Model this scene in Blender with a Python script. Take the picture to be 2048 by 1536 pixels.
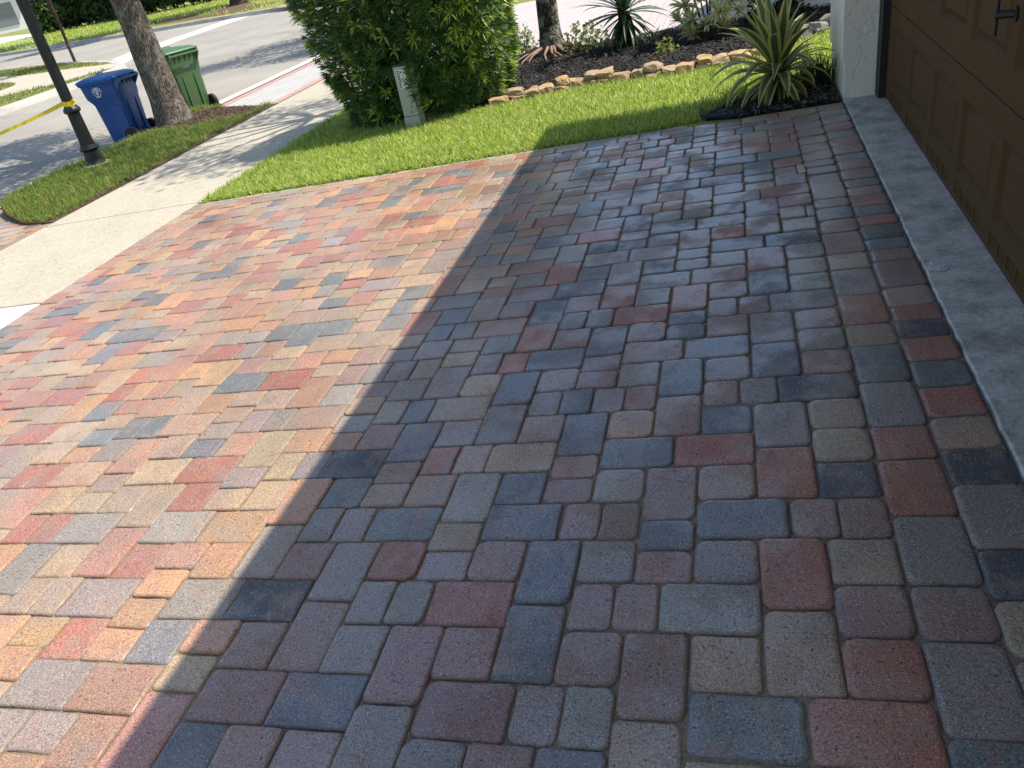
import bpy, bmesh, math, random
import numpy as np
from mathutils import Vector, Matrix, noise as mnoise

# ------------------------------------------------------------------ scene, camera, light
scene = bpy.context.scene
for o in list(bpy.data.objects): bpy.data.objects.remove(o)
COL = scene.collection
RNG = np.random.default_rng(7)
random.seed(11)

CAM_H = 1.45
YAW, PITCH, ROLL = (math.radians(a) for a in (-19.524, 30.723, -11.971))
cam_fw = Vector((math.sin(YAW)*math.cos(PITCH), math.cos(YAW)*math.cos(PITCH), -math.sin(PITCH)))
_r0 = Vector((math.cos(YAW), -math.sin(YAW), 0)); _u0 = _r0.cross(cam_fw)
cam_r = math.cos(ROLL)*_r0 + math.sin(ROLL)*_u0
cam_u = -math.sin(ROLL)*_r0 + math.cos(ROLL)*_u0
cd = bpy.data.cameras.new('camera'); cam = bpy.data.objects.new('camera', cd); COL.objects.link(cam)
cd.sensor_fit = 'HORIZONTAL'; cd.sensor_width = 36.0; cd.lens = 1560.0/2048.0*36.0
cd.clip_start = 0.05; cd.clip_end = 2000
m = Matrix.Identity(4)
for k in range(3):
    m[k][0] = cam_r[k]; m[k][1] = cam_u[k]; m[k][2] = -cam_fw[k]
m[2][3] = CAM_H
cam.matrix_world = m
scene.camera = cam
scene.cycles.max_bounces = 5; scene.cycles.diffuse_bounces = 3; scene.cycles.glossy_bounces = 2; scene.cycles.transmission_bounces = 3

SUN_EL, SUN_AZ = math.radians(60), math.radians(22)      # azimuth measured from +X towards +Y
to_sun = Vector((math.cos(SUN_EL)*math.cos(SUN_AZ), math.cos(SUN_EL)*math.sin(SUN_AZ), math.sin(SUN_EL)))
world = bpy.data.worlds.new('World'); scene.world = world; world.use_nodes = True
wn = world.node_tree.nodes; wl = world.node_tree.links
sky = wn.new('ShaderNodeTexSky'); sky.sky_type = 'NISHITA'; sky.sun_disc = False
sky.sun_elevation = SUN_EL; sky.sun_rotation = math.atan2(to_sun.x, to_sun.y)
sky.air_density = 1.0; sky.dust_density = 1.0; sky.ozone_density = 1.0
wn['Background'].inputs['Strength'].default_value = 0.15
wl.new(sky.outputs[0], wn['Background'].inputs['Color'])
sd = bpy.data.lights.new('sun', 'SUN'); sd.energy = 4.4; sd.angle = math.radians(0.48); sd.color = (1.0, 0.93, 0.82)
sun = bpy.data.objects.new('sun', sd); COL.objects.link(sun)
sun.rotation_euler = (-to_sun).to_track_quat('-Z', 'Y').to_euler(); sun.location = (6, 4, 12)
scene.view_settings.view_transform = 'Standard'; scene.view_settings.look = 'None'
scene.view_settings.gamma = 1.0; scene.view_settings.exposure = 0.55
try: scene.view_settings.use_curve_mapping = False
except Exception: pass

# ------------------------------------------------------------------ helpers
def tag(o, label=None, cat=None, group=None, kind=None):
    if label: o['label'] = label
    if cat: o['category'] = cat
    if group: o['group'] = group
    if kind: o['kind'] = kind
    return o
def link(o, parent=None):
    COL.objects.link(o)
    if parent is not None: o.parent = parent
    return o
def empty(name, loc=(0, 0, 0), rz=0.0, parent=None):
    o = bpy.data.objects.new(name, None); link(o, parent)
    o.empty_display_size = 0.1; o.location = loc; o.rotation_euler = (0, 0, rz)
    return o
def np_mesh(name, V, polys, mats, col=None, smooth=False, fmat=None):
    """V (n,3); polys list of int arrays (k, sides)"""
    me = bpy.data.meshes.new(name)
    V = np.asarray(V, np.float32)
    me.vertices.add(len(V)); me.vertices.foreach_set('co', V.ravel())
    loops = np.concatenate([np.asarray(p, np.int32).ravel() for p in polys])
    tot = np.concatenate([np.full(len(p), np.asarray(p).shape[1], np.int32) for p in polys])
    start = np.concatenate([[0], np.cumsum(tot)[:-1]]).astype(np.int32)
    me.loops.add(len(loops)); me.loops.foreach_set('vertex_index', loops)
    me.polygons.add(len(tot)); me.polygons.foreach_set('loop_start', start)
    try: me.polygons.foreach_set('loop_total', tot)
    except Exception: pass
    if smooth: me.polygons.foreach_set('use_smooth', np.ones(len(tot), bool))
    if fmat is not None: me.polygons.foreach_set('material_index', np.asarray(fmat, np.int32))
    if col is not None:
        a = me.color_attributes.new('col', 'FLOAT_COLOR', 'POINT')
        c = np.ones((len(V), 4), np.float32); c[:, :3] = col
        a.data.foreach_set('color', c.ravel())
    for mt in (mats if isinstance(mats, (list, tuple)) else [mats]): me.materials.append(mt)
    me.update(calc_edges=True); me.validate()
    return me
def obj(name, me, parent=None, loc=None, rot=None):
    o = bpy.data.objects.new(name, me); link(o, parent)
    if loc is not None: o.location = loc
    if rot is not None: o.rotation_euler = rot
    return o
class MB:
    """collects plain polygons"""
    def __init__(s): s.v = []; s.f = []; s.m = []
    def add(s, vs, fs, mi=0):
        b = len(s.v); s.v += [tuple(p) for p in vs]; s.f += [tuple(b+i for i in f) for f in fs]; s.m += [mi]*len(fs); return s
    def box(s, x0, x1, y0, y1, z0, z1, mi=0):
        return s.add([(x0,y0,z0),(x1,y0,z0),(x1,y1,z0),(x0,y1,z0),(x0,y0,z1),(x1,y0,z1),(x1,y1,z1),(x0,y1,z1)],
                     [(0,3,2,1),(4,5,6,7),(0,1,5,4),(1,2,6,5),(2,3,7,6),(3,0,4,7)], mi)
    def loft(s, rings, cap=True, mi=0, close=True):
        n = len(rings[0]); b = len(s.v)
        for r in rings: s.v += [tuple(p) for p in r]
        for k in range(len(rings)-1):
            for i in range(n if close else n-1):
                j = (i+1) % n
                s.f.append((b+k*n+i, b+k*n+j, b+(k+1)*n+j, b+(k+1)*n+i)); s.m.append(mi)
        if cap:
            s.f.append(tuple(b+i for i in reversed(range(n)))); s.m.append(mi)
            s.f.append(tuple(b+(len(rings)-1)*n+i for i in range(n))); s.m.append(mi)
        return s
    def tube(s, pts, radii, n=8, mi=0, cap=True):
        rings = []
        pts = [Vector(p) for p in pts]
        up = Vector((0.123, 0.31, 0.94))
        for k, p in enumerate(pts):
            d = (pts[min(k+1, len(pts)-1)] - pts[max(k-1, 0)]).normalized()
            a = d.cross(up)
            if a.length < 1e-3: a = d.cross(Vector((1, 0, 0)))
            a.normalize(); b = d.cross(a)
            rings.append([p + radii[k]*(math.cos(2*math.pi*i/n)*a + math.sin(2*math.pi*i/n)*b) for i in range(n)])
        return s.loft(rings, cap, mi)
    def lathe(s, prof, n=16, c=(0, 0), mi=0, flute=0.0):
        rings = []
        for r, z in prof:
            rings.append([(c[0]+r*(1-(flute if i % 2 else 0))*math.cos(2*math.pi*i/n), c[1]+r*(1-(flute if i % 2 else 0))*math.sin(2*math.pi*i/n), z) for i in range(n)])
        return s.loft(rings, True, mi)
    def mesh(s, name, mats, smooth=False):
        me = bpy.data.meshes.new(name); me.from_pydata(s.v, [], s.f)
        ms = mats if isinstance(mats, (list, tuple)) else [mats]
        for mt in ms: me.materials.append(mt)
        if len(ms) > 1: me.polygons.foreach_set('material_index', s.m)
        if smooth: me.polygons.foreach_set('use_smooth', [True]*len(s.f))
        me.update(); return me
    def build(s, name, mats, parent=None, smooth=False, loc=None, rot=None):
        return obj(name, s.mesh(name, mats, smooth), parent, loc, rot)
def bevel_obj(o, w=0.01, seg=2):
    md = o.modifiers.new('bevel', 'BEVEL'); md.width = w; md.segments = seg; md.limit_method = 'ANGLE'; md.angle_limit = 0.6
    return o
SLOPE = math.tan(math.radians(2.02))
def zs(x):                                   # driveway, lawn and sidewalk fall towards the street
    return SLOPE*(max(x, -6.15)-0.66)
def zs_np(x): return SLOPE*(np.maximum(x, -6.15)-0.66)

# ------------------------------------------------------------------ materials
def new_mat(name):
    mt = bpy.data.materials.new(name); mt.use_nodes = True
    nt = mt.node_tree; b = nt.nodes['Principled BSDF']
    return mt, nt, nt.nodes, nt.links, b
def pos_node(nt): return nt.nodes.new('ShaderNodeNewGeometry').outputs['Position']
def tex(nt, kind, scale, vec=None, detail=3.0, rough=0.55):
    n = nt.nodes.new('ShaderNodeTexNoise' if kind == 'noise' else 'ShaderNodeTexVoronoi')
    n.inputs['Scale'].default_value = scale
    if kind == 'noise': n.inputs['Detail'].default_value = detail; n.inputs['Roughness'].default_value = rough
    if vec is not None: nt.links.new(vec, n.inputs['Vector'])
    return n
def ramp(nt, src, stops):
    r = nt.nodes.new('ShaderNodeValToRGB'); nt.links.new(src, r.inputs[0])
    e = r.color_ramp.elements
    while len(e) < len(stops): e.new(0.5)
    for k, (p, c) in enumerate(stops):
        e[k].position = p; e[k].color = (c, c, c, 1) if not isinstance(c, tuple) else (*c, 1)
    return r.outputs[0]
def mix(nt, a, b, fac, mode='MIX'):
    n = nt.nodes.new('ShaderNodeMix'); n.data_type = 'RGBA'; n.blend_type = mode; n.clamp_factor = True
    for sock, v in ((n.inputs[0], fac), (n.inputs[6], a), (n.inputs[7], b)):
        if hasattr(v, 'links') or hasattr(v, 'is_linked'): nt.links.new(v, sock)
        elif isinstance(v, (int, float)): sock.default_value = v if sock == n.inputs[0] else (v, v, v, 1)
        else: sock.default_value = (*v, 1)
    return n.outputs[2]
def math_n(nt, op, a, b):
    n = nt.nodes.new('ShaderNodeMath'); n.operation = op
    for sock, v in ((n.inputs[0], a), (n.inputs[1], b)):
        if isinstance(v, (int, float)): sock.default_value = v
        else: nt.links.new(v, sock)
    return n.outputs[0]
def bump(nt, h, strength, dist, bsdf, prev=None):
    n = nt.nodes.new('ShaderNodeBump'); n.inputs['Strength'].default_value = strength; n.inputs['Distance'].default_value = dist
    nt.links.new(h, n.inputs['Height'])
    if prev is not None: nt.links.new(prev, n.inputs['Normal'])
    if bsdf is not None: nt.links.new(n.outputs[0], bsdf.inputs['Normal'])
    return n.outputs[0]

def simple_mat(name, c, rough=0.6, metal=0.0, var=0.15, scale=8.0, bumpv=0.0, bscale=60.0, spec=0.5):
    mt, nt, N, L, b = new_mat(name)
    p = pos_node(nt)
    n1 = tex(nt, 'noise', scale, p, 5)
    dark = tuple(x*(1-var) for x in c); lite = tuple(min(1, x*(1+var)) for x in c)
    L.new(mix(nt, dark, lite, n1.outputs[0]), b.inputs['Base Color'])
    b.inputs['Roughness'].default_value = rough; b.inputs['Metallic'].default_value = metal
    b.inputs['Specular IOR Level'].default_value = spec
    if bumpv:
        n2 = tex(nt, 'noise', bscale, p, 4); bump(nt, n2.outputs[0], bumpv, 0.01, b)
    return mt

def paver_material(name, use_attr):
    mt, nt, N, L, b = new_mat(name)
    p = pos_node(nt)
    if use_attr:
        a = N.new('ShaderNodeAttribute'); a.attribute_name = 'col'; base = a.outputs['Color']
    else:
        a = N.new('ShaderNodeObjectInfo'); base = a.outputs['Color']
    # cloudy blending of pigments inside each block
    n1 = tex(nt, 'noise', 9.0, p, 2, 0.6)
    c = mix(nt, base, (0.27, 0.22, 0.175), ramp(nt, n1.outputs[0], [(0.47, 0.0), (0.68, 0.5)]))
    n2 = tex(nt, 'noise', 14.0, p, 2)
    c = mix(nt, c, (0.37, 0.19, 0.125), ramp(nt, n2.outputs[0], [(0.55, 0.0), (0.72, 0.5)]))
    # aggregate grain: fine light and dark specks
    n3 = tex(nt, 'noise', 260.0, p, 2, 0.7)
    c = mix(nt, c, ramp(nt, n3.outputs[0], [(0.30, 0.16), (0.5, 0.5), (0.70, 0.86)]), 0.9, 'OVERLAY')
    v = tex(nt, 'voronoi', 95.0, p)
    v.feature = 'F1'
    c = mix(nt, c, (0.62, 0.58, 0.52), ramp(nt, v.outputs['Distance'], [(0.12, 0.6), (0.20, 0.0)]))
    n4 = tex(nt, 'noise', 120.0, p, 2, 0.6)
    c = mix(nt, c, (0.03, 0.03, 0.03), ramp(nt, n4.outputs[0], [(0.30, 0.75), (0.39, 0.0)]))
    n9 = tex(nt, 'noise', 1.5, p, 4, 0.65)
    c = mix(nt, c, ramp(nt, n9.outputs[0], [(0.3, 0.36), (0.7, 0.64)]), 0.55, 'OVERLAY')
    # fine dirt held along the rounded rims
    ea = N.new('ShaderNodeAttribute'); ea.attribute_name = 'edge'
    n8 = tex(nt, 'noise', 38.0, p, 2, 0.6)
    rim = ramp(nt, math_n(nt, 'ADD', ea.outputs['Fac'], math_n(nt, 'MULTIPLY', math_n(nt, 'SUBTRACT', n8.outputs[0], 0.5), 1.0)), [(0.35, 0.0), (0.85, 1.0)])
    c = mix(nt, c, (0.17, 0.14, 0.11), math_n(nt, 'MULTIPLY', rim, 0.34))
    L.new(c, b.inputs['Base Color'])
    # worn sealer leaves smoother patches
    n5 = tex(nt, 'noise', 3.4, p, 4, 0.66)
    r = ramp(nt, n5.outputs[0], [(0.42, 0.45), (0.53, 0.55), (0.66, 0.72)])
    n6 = tex(nt, 'noise', 150.0, p, 2)
    r2 = mix(nt, r, n6.outputs[0], 0.18, 'OVERLAY')
    r3 = mix(nt, r2, 0.8, math_n(nt, 'MULTIPLY', rim, 0.9))
    L.new(r3, b.inputs['Roughness'])
    b.inputs['Specular IOR Level'].default_value = 0.5
    film = ramp(nt, n5.outputs[0], [(0.46, 0.9), (0.56, 0.12)])
    film = math_n(nt, 'MULTIPLY', film, math_n(nt, 'SUBTRACT', 1.0, rim))
    film = math_n(nt, 'MULTIPLY', film, ramp(nt, n4.outputs[0], [(0.36, 0.2), (0.46, 1.0)]))
    L.new(film, b.inputs['Coat Weight']); b.inputs['Coat Roughness'].default_value = 0.24; b.inputs['Coat IOR'].default_value = 1.6
    nb = bump(nt, n3.outputs[0], 0.35, 0.0016, None)
    nb = bump(nt, n4.outputs[0], 0.5, 0.003, None, nb)
    n7 = tex(nt, 'noise', 22.0, p, 2)
    bump(nt, n7.outputs[0], 0.35, 0.006, b, nb)
    return mt
M_PAV = paver_material('tumbled concrete paver', False)
M_PAVF = paver_material('tumbled concrete paver field', True)

def concrete(name, c, stain=(0.3, 0.28, 0.24), amount=0.5, rough=0.85, sc=1.0):
    mt, nt, N, L, b = new_mat(name)
    p = pos_node(nt)
    n1 = tex(nt, 'noise', 2.2*sc, p, 6, 0.62); n2 = tex(nt, 'noise', 9.0*sc, p, 5, 0.65); n3 = tex(nt, 'noise', 190.0, p, 2)
    col = mix(nt, c, stain, ramp(nt, n1.outputs[0], [(0.42, 0.0), (0.75, amount)]))
    col = mix(nt, col, tuple(x*0.72 for x in c), ramp(nt, n2.outputs[0], [(0.52, 0.0), (0.72, 0.5)]))
    col = mix(nt, col, ramp(nt, n3.outputs[0], [(0.3, 0.36), (0.7, 0.64)]), 0.6, 'OVERLAY')
    n4 = tex(nt, 'noise', 48.0, p, 5, 0.75); n4.inputs['Distortion'].default_value = 0.6
    col = mix(nt, col, ramp(nt, n4.outputs[0], [(0.32, 0.2), (0.5, 0.52), (0.66, 0.74)]), 0.5, 'OVERLAY')
    L.new(col, b.inputs['Base Color']); b.inputs['Roughness'].default_value = rough
    nb = bump(nt, n3.outputs[0], 0.3, 0.002, None); bump(nt, n2.outputs[0], 0.2, 0.006, b, nb)
    return mt
M_WALK = concrete('sidewalk concrete', (0.46, 0.415, 0.32), (0.36, 0.315, 0.23), 0.5)
M_WALK2 = concrete('whiter sidewalk concrete', (0.55, 0.53, 0.49), (0.41, 0.39, 0.355), 0.6)
M_APRON = concrete('garage apron concrete', (0.55, 0.525, 0.45), (0.19, 0.185, 0.155), 1.0, 0.65, 3.4)
M_KERB = concrete('kerb concrete', (0.46, 0.44, 0.40), (0.25, 0.235, 0.2), 0.7)
M_GUTTER = concrete('gutter concrete', (0.60, 0.57, 0.50), (0.42, 0.39, 0.33), 0.4)

def asphalt_mat():
    mt, nt, N, L, b = new_mat('weathered asphalt')
    p = pos_node(nt)
    n1 = tex(nt, 'noise', 0.45, p, 5, 0.6); n2 = tex(nt, 'noise', 30.0, p, 3, 0.7); n3 = tex(nt, 'noise', 110.0, p, 2, 0.7)
    col = mix(nt, (0.275, 0.255, 0.215), (0.355, 0.33, 0.28), ramp(nt, n1.outputs[0], [(0.35, 0.0), (0.7, 1.0)]))
    col = mix(nt, col, ramp(nt, n2.outputs[0], [(0.3, 0.3), (0.7, 0.7)]), 0.45, 'OVERLAY')
    col = mix(nt, col, ramp(nt, n3.outputs[0], [(0.3, 0.25), (0.7, 0.75)]), 0.55, 'OVERLAY')
    # faint turning tyre scuffs
    mp = N.new('ShaderNodeMapping'); mp.inputs['Location'].default_value = (14.0, -21.0, 0); L.new(p, mp.inputs['Vector'])
    w = N.new('ShaderNodeTexWave'); w.wave_type = 'RINGS'; w.rings_direction = 'Z'; w.inputs['Scale'].default_value = 0.22
    w.inputs['Distortion'].default_value = 2.5; w.inputs['Detail'].default_value = 2; L.new(mp.outputs[0], w.inputs['Vector'])
    n5 = tex(nt, 'noise', 0.12, p, 2)
    fac = math_n(nt, 'MULTIPLY', ramp(nt, w.outputs[1], [(0.75, 0.0), (0.95, 0.35)]), ramp(nt, n5.outputs[0], [(0.45, 0.0), (0.6, 1.0)]))
    col = mix(nt, col, (0.16, 0.155, 0.145), fac)
    L.new(col, b.inputs['Base Color']); b.inputs['Roughness'].default_value = 0.9
    bump(nt, n3.outputs[0], 0.6, 0.004, b)
    return mt
M_ASPH = asphalt_mat()

def brick_ground(name, c1, c2, mortar, sx, sy, rot=0.0):
    mt, nt, N, L, b = new_mat(name)
    p = pos_node(nt)
    mp = N.new('ShaderNodeMapping'); mp.inputs['Rotation'].default_value = (0, 0, rot); L.new(p, mp.inputs['Vector'])
    br = N.new('ShaderNodeTexBrick'); br.inputs['Scale'].default_value = 1.0
    br.inputs['Brick Width'].default_value = sx; br.inputs['Row Height'].default_value = sy
    br.inputs['Mortar Size'].default_value = 0.008; br.inputs['Mortar Smooth'].default_value = 0.4
    br.inputs['Color1'].default_value = (*c1, 1); br.inputs['Color2'].default_value = (*c2, 1); br.inputs['Mortar'].default_value = (*mortar, 1)
    L.new(mp.outputs[0], br.inputs['Vector'])
    n1 = tex(nt, 'noise', 1.1, p, 5)
    col = mix(nt, br.outputs[0], tuple(x*0.8 for x in c1), ramp(nt, n1.outputs[0], [(0.45, 0.0), (0.7, 0.5)]))
    L.new(col, b.inputs['Base Color']); b.inputs['Roughness'].default_value = 0.85
    inv = math_n(nt, 'SUBTRACT', 1.0, br.outputs[1]); bump(nt, inv, 0.8, 0.008, b)
    return mt
M_NPAV = brick_ground('pale pink brick pavers', (0.56, 0.47, 0.45), (0.50, 0.455, 0.455), (0.36, 0.31, 0.29), 0.24, 0.12)
M_NAPR = brick_ground('grey cobble pavers', (0.52, 0.50, 0.47), (0.44, 0.43, 0.42), (0.30, 0.28, 0.26), 0.16, 0.16, 0.3)
M_NBOR = brick_ground('red border pavers', (0.52, 0.32, 0.27), (0.47, 0.27, 0.23), (0.36, 0.29, 0.26), 0.12, 0.3)

def soil_mat(name, c1, c2, scale=18.0):
    mt, nt, N, L, b = new_mat(name)
    p = pos_node(nt)
    n1 = tex(nt, 'noise', scale, p, 6, 0.7); n2 = tex(nt, 'noise', scale*7, p, 3, 0.7)
    col = mix(nt, c1, c2, ramp(nt, n1.outputs[0], [(0.35, 0.0), (0.65, 1.0)]))
    col = mix(nt, col, ramp(nt, n2.outputs[0], [(0.3, 0.2), (0.7, 0.8)]), 0.6, 'OVERLAY')
    L.new(col, b.inputs['Base Color']); b.inputs['Roughness'].default_value = 1.0; b.inputs['Specular IOR Level'].default_value = 0.1
    bump(nt, n2.outputs[0], 0.8, 0.02, b)
    return mt
M_SAND = soil_mat('jointing sand', (0.46, 0.37, 0.26), (0.30, 0.235, 0.165), 30)
M_TURF = soil_mat('turf thatch', (0.17, 0.22, 0.04), (0.30, 0.27, 0.11), 10)
M_MULCH = soil_mat('black mulch', (0.010, 0.009, 0.008), (0.026, 0.022, 0.019), 40)
M_SOIL = soil_mat('dry brown soil', (0.10, 0.065, 0.04), (0.19, 0.135, 0.09), 20)

def leaf_mat(name, trans=0.35, rough=0.45, spec=0.4, attr=True, c=(0.05, 0.12, 0.02)):
    mt, nt, N, L, b = new_mat(name)
    if attr:
        a = N.new('ShaderNodeAttribute'); a.attribute_name = 'col'; base = a.outputs['Color']
    else:
        p = pos_node(nt); n1 = tex(nt, 'noise', 25.0, p, 3)
        base = mix(nt, tuple(x*0.75 for x in c), tuple(x*1.3 for x in c), n1.outputs[0])
    L.new(base, b.inputs['Base Color']); b.inputs['Roughness'].default_value = rough; b.inputs['Specular IOR Level'].default_value = spec
    t = N.new('ShaderNodeBsdfTranslucent'); 
    hs = N.new('ShaderNodeHueSaturation'); hs.inputs['Saturation'].default_value = 1.0; hs.inputs['Value'].default_value = 1.5
    L.new(base, hs.inputs['Color']); L.new(hs.outputs[0], t.inputs['Color'])
    ms = N.new('ShaderNodeMixShader'); ms.inputs[0].default_value = trans
    L.new(b.outputs[0], ms.inputs[1]); L.new(t.outputs[0], ms.inputs[2]); L.new(ms.outputs[0], N['Material Output'].inputs['Surface'])
    return mt
M_GRASS = leaf_mat('grass blades', 0.5, 0.45, 0.35)
M_LEAF = leaf_mat('leaves', 0.3, 0.42, 0.45)
M_AGREEN = leaf_mat('agave green', 0.12, 0.45, 0.4, False, (0.085, 0.135, 0.05))
M_AYELL = leaf_mat('agave yellow margin', 0.2, 0.5, 0.4, False, (0.50, 0.44, 0.13))
M_YUCCA = leaf_mat('sword leaf green', 0.15, 0.38, 0.5, False, (0.03, 0.075, 0.025))
M_PALE = leaf_mat('pale leaf margin', 0.25, 0.45, 0.4, False, (0.72, 0.68, 0.36))
M_PGREEN = leaf_mat('variegated leaf green', 0.25, 0.45, 0.4, False, (0.22, 0.28, 0.10))

def bark_mat(name, c1, c2, lichen, lich_amt, zscale=0.25, scale=26.0):
    mt, nt, N, L, b = new_mat(name)
    p = pos_node(nt)
    mp = N.new('ShaderNodeMapping'); mp.inputs['Scale'].default_value = (1, 1, zscale); L.new(p, mp.inputs['Vector'])
    v = tex(nt, 'voronoi', scale, mp.outputs[0]); v.feature = 'DISTANCE_TO_EDGE'
    n1 = tex(nt, 'noise', scale*1.3, mp.outputs[0], 5, 0.7)
    h = math_n(nt, 'MULTIPLY', ramp(nt, v.outputs[0], [(0.0, 0.0), (0.18, 1.0)]), n1.outputs[0])
    col = mix(nt, c1, c2, ramp(nt, h, [(0.1, 0.0), (0.55, 1.0)]))
    n2 = tex(nt, 'noise', 7.0, p, 6, 0.7)
    col = mix(nt, col, lichen, ramp(nt, n2.outputs[0], [(0.56-0.1*lich_amt, 0.0), (0.62-0.1*lich_amt, 0.75*min(1, lich_amt+0.3))]))
    L.new(col, b.inputs['Base Color']); b.inputs['Roughness'].default_value = 0.95; b.inputs['Specular IOR Level'].default_value = 0.2
    bump(nt, h, 0.9, 0.02, b)
    return mt
M_OAK = bark_mat('oak bark', (0.075, 0.06, 0.045), (0.25, 0.21, 0.165), (0.36, 0.38, 0.31), 0.3, 0.22, 42.0)
M_BARK2 = bark_mat('mottled bark', (0.03, 0.024, 0.018), (0.12, 0.10, 0.075), (0.30, 0.33, 0.25), 1.0, 0.6, 18)
M_BARKD = bark_mat('dark bark', (0.03, 0.022, 0.016), (0.14, 0.10, 0.07), (0.2, 0.18, 0.13), 0.0)
M_ROOT = simple_mat('bare roots', (0.26, 0.17, 0.12), 0.8, 0, 0.4, 14, 0.5)

def stucco_mat(name, c, sc=24.0, st=0.5):
    mt, nt, N, L, b = new_mat(name)
    p = pos_node(nt)
    n1 = tex(nt, 'noise', sc, p, 5, 0.55); n2 = tex(nt, 'noise', 3.0, p, 4)
    n1.inputs['Distortion'].default_value = 0.8
    hgt = ramp(nt, n1.outputs[0], [(0.40, 0.0), (0.47, 0.75), (0.70, 1.0)])
    L.new(mix(nt, tuple(x*0.92 for x in c), c, n2.outputs[0]), b.inputs['Base Color']); b.inputs['Roughness'].default_value = 0.8
    bump(nt, hgt, st, 0.008, b)
    return mt
M_STUCCO = stucco_mat('off-white stucco', (0.86, 0.79, 0.64), 13.0, 0.5)  # off-white wall; warm bounce from sunlit pavers is put into its colour
M_TRIM = simple_mat('smooth white paint', (0.72, 0.71, 0.66), 0.6, 0, 0.05)
M_NHOUSE = simple_mat('white house paint', (0.76, 0.76, 0.76), 0.7, 0, 0.04)
def door_mat():
    mt, nt, N, L, b = new_mat('dark walnut garage door')
    p = pos_node(nt)
    mp = N.new('ShaderNodeMapping'); mp.inputs['Scale'].default_value = (1, 0.12, 1); L.new(p, mp.inputs['Vector'])
    n1 = tex(nt, 'noise', 55.0, mp.outputs[0], 5, 0.65); n2 = tex(nt, 'noise', 2.0, p, 3)
    col = mix(nt, (0.074, 0.040, 0.015), (0.118, 0.063, 0.024), n1.outputs[0])
    col = mix(nt, col, (0.14, 0.07, 0.028), ramp(nt, n2.outputs[0], [(0.5, 0.0), (0.75, 0.4)]))
    L.new(col, b.inputs['Base Color']); b.inputs['Roughness'].default_value = 0.8; b.inputs['Specular IOR Level'].default_value = 0.2
    bump(nt, n1.outputs[0], 0.15, 0.003, b)
    return mt
M_DOOR = door_mat()
M_BLACK = simple_mat('black painted metal', (0.012, 0.012, 0.012), 0.5)
M_RUBBER = simple_mat('black rubber', (0.014, 0.014, 0.015), 0.75)
M_POST = simple_mat('weathered black cast iron', (0.013, 0.012, 0.011), 0.5, 0.0, 0.35, 30, 0.15)
M_ROOF = simple_mat('clay roof tile', (0.36, 0.2, 0.14), 0.8, 0, 0.3, 3)
M_BLUE = simple_mat('blue cart plastic', (0.007, 0.065, 0.24), 0.38, 0, 0.12, 3, 0.03, 220)
M_BLUEL = simple_mat('blue lid plastic', (0.009, 0.12, 0.38), 0.36, 0, 0.1, 4, 0.03, 220)
M_GREENB = simple_mat('green cart plastic', (0.055, 0.13, 0.042), 0.45, 0, 0.15, 4, 0.03, 220)
M_GREENL = simple_mat('green lid plastic', (0.06, 0.15, 0.055), 0.45, 0, 0.12, 4, 0.03, 220)
M_PRINT = simple_mat('pale grey print', (0.50, 0.55, 0.62), 0.6, 0, 0.05)
M_TAPE = simple_mat('yellow caution tape', (0.80, 0.62, 0.01), 0.35, 0, 0.08, 20)
M_PED = simple_mat('grey green cabinet paint', (0.36, 0.40, 0.31), 0.5, 0, 0.1, 6)
M_WHITE = simple_mat('white sticker', (0.78, 0.77, 0.72), 0.5, 0, 0.04)
M_INK = simple_mat('black ink', (0.015, 0.015, 0.015), 0.6, 0, 0.0)
def stone_mat():
    mt, nt, N, L, b = new_mat('golden field stone')
    p = pos_node(nt); oi = N.new('ShaderNodeObjectInfo')
    n1 = tex(nt, 'noise', 11.0, p, 6, 0.65); n2 = tex(nt, 'noise', 45.0, p, 4, 0.7)
    col = mix(nt, (0.30, 0.175, 0.08), (0.52, 0.36, 0.17), ramp(nt, n1.outputs[0], [(0.35, 0.0), (0.62, 1.0)]))
    col = mix(nt, col, (0.30, 0.25, 0.2), math_n(nt, 'MULTIPLY', oi.outputs['Random'], 0.55))
    col = mix(nt, col, ramp(nt, n2.outputs[0], [(0.3, 0.3), (0.7, 0.7)]), 0.5, 'OVERLAY')
    L.new(col, b.inputs['Base Color']); b.inputs['Roughness'].default_value = 0.9
    bump(nt, n2.outputs[0], 0.6, 0.012, b)
    return mt
M_STONE = stone_mat()
M_STONEG = simple_mat('grey field stone', (0.26, 0.25, 0.22), 0.9, 0, 0.35, 12, 0.5)
M_GDOOR = simple_mat('grey garage door', (0.22, 0.22, 0.24), 0.6, 0, 0.05)

# ------------------------------------------------------------------ paver layout on a lattice of 38 mm units: (column, row, colour numbers)
PAV_V = [(-56,14,1),(-56,24,2,6),(-48,6,5),(-48,16,3,3),(-48,22,1),(-40,-2,2,2),(-40,8,1),(-40,14,3),(-40,24,6,5),(-32,-10,2,5),(-32,0,2,2),(-32,6,2,1),(-32,16,4,5),(-32,22,4),(-24,-8,1),(-24,-2,4,2),(-24,8,5),(-24,14,2),(-24,24,2,5),(-16,-10,8),(-16,0,8),(-16,6,5),(-16,16,3,8),(-16,22,6),(-8,-8,5),(-8,-2,8),(-8,8,5,3),(-8,14,5),(-8,24,5),(-8,30,6),(-8,40,0),(-8,46,6),(-8,56,0),(-8,72,5),(-8,78,6),(0,-10,8),(0,0,6),(0,6,6),(0,16,8,8),(0,22,6),(0,32,8,8),(0,38,6),(0,48,0),(0,54,5),(0,70,6),(8,-8,3),(8,-2,8),(8,8,8,6),(8,14,8),(8,24,8),(8,30,6),(8,40,6,6),(8,46,0),(8,56,5,5),(8,62,8),(16,0,3),(16,6,0),(16,16,0),(16,22,5),(16,32,6),(16,38,5),(16,48,6),(16,54,8)]
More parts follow.
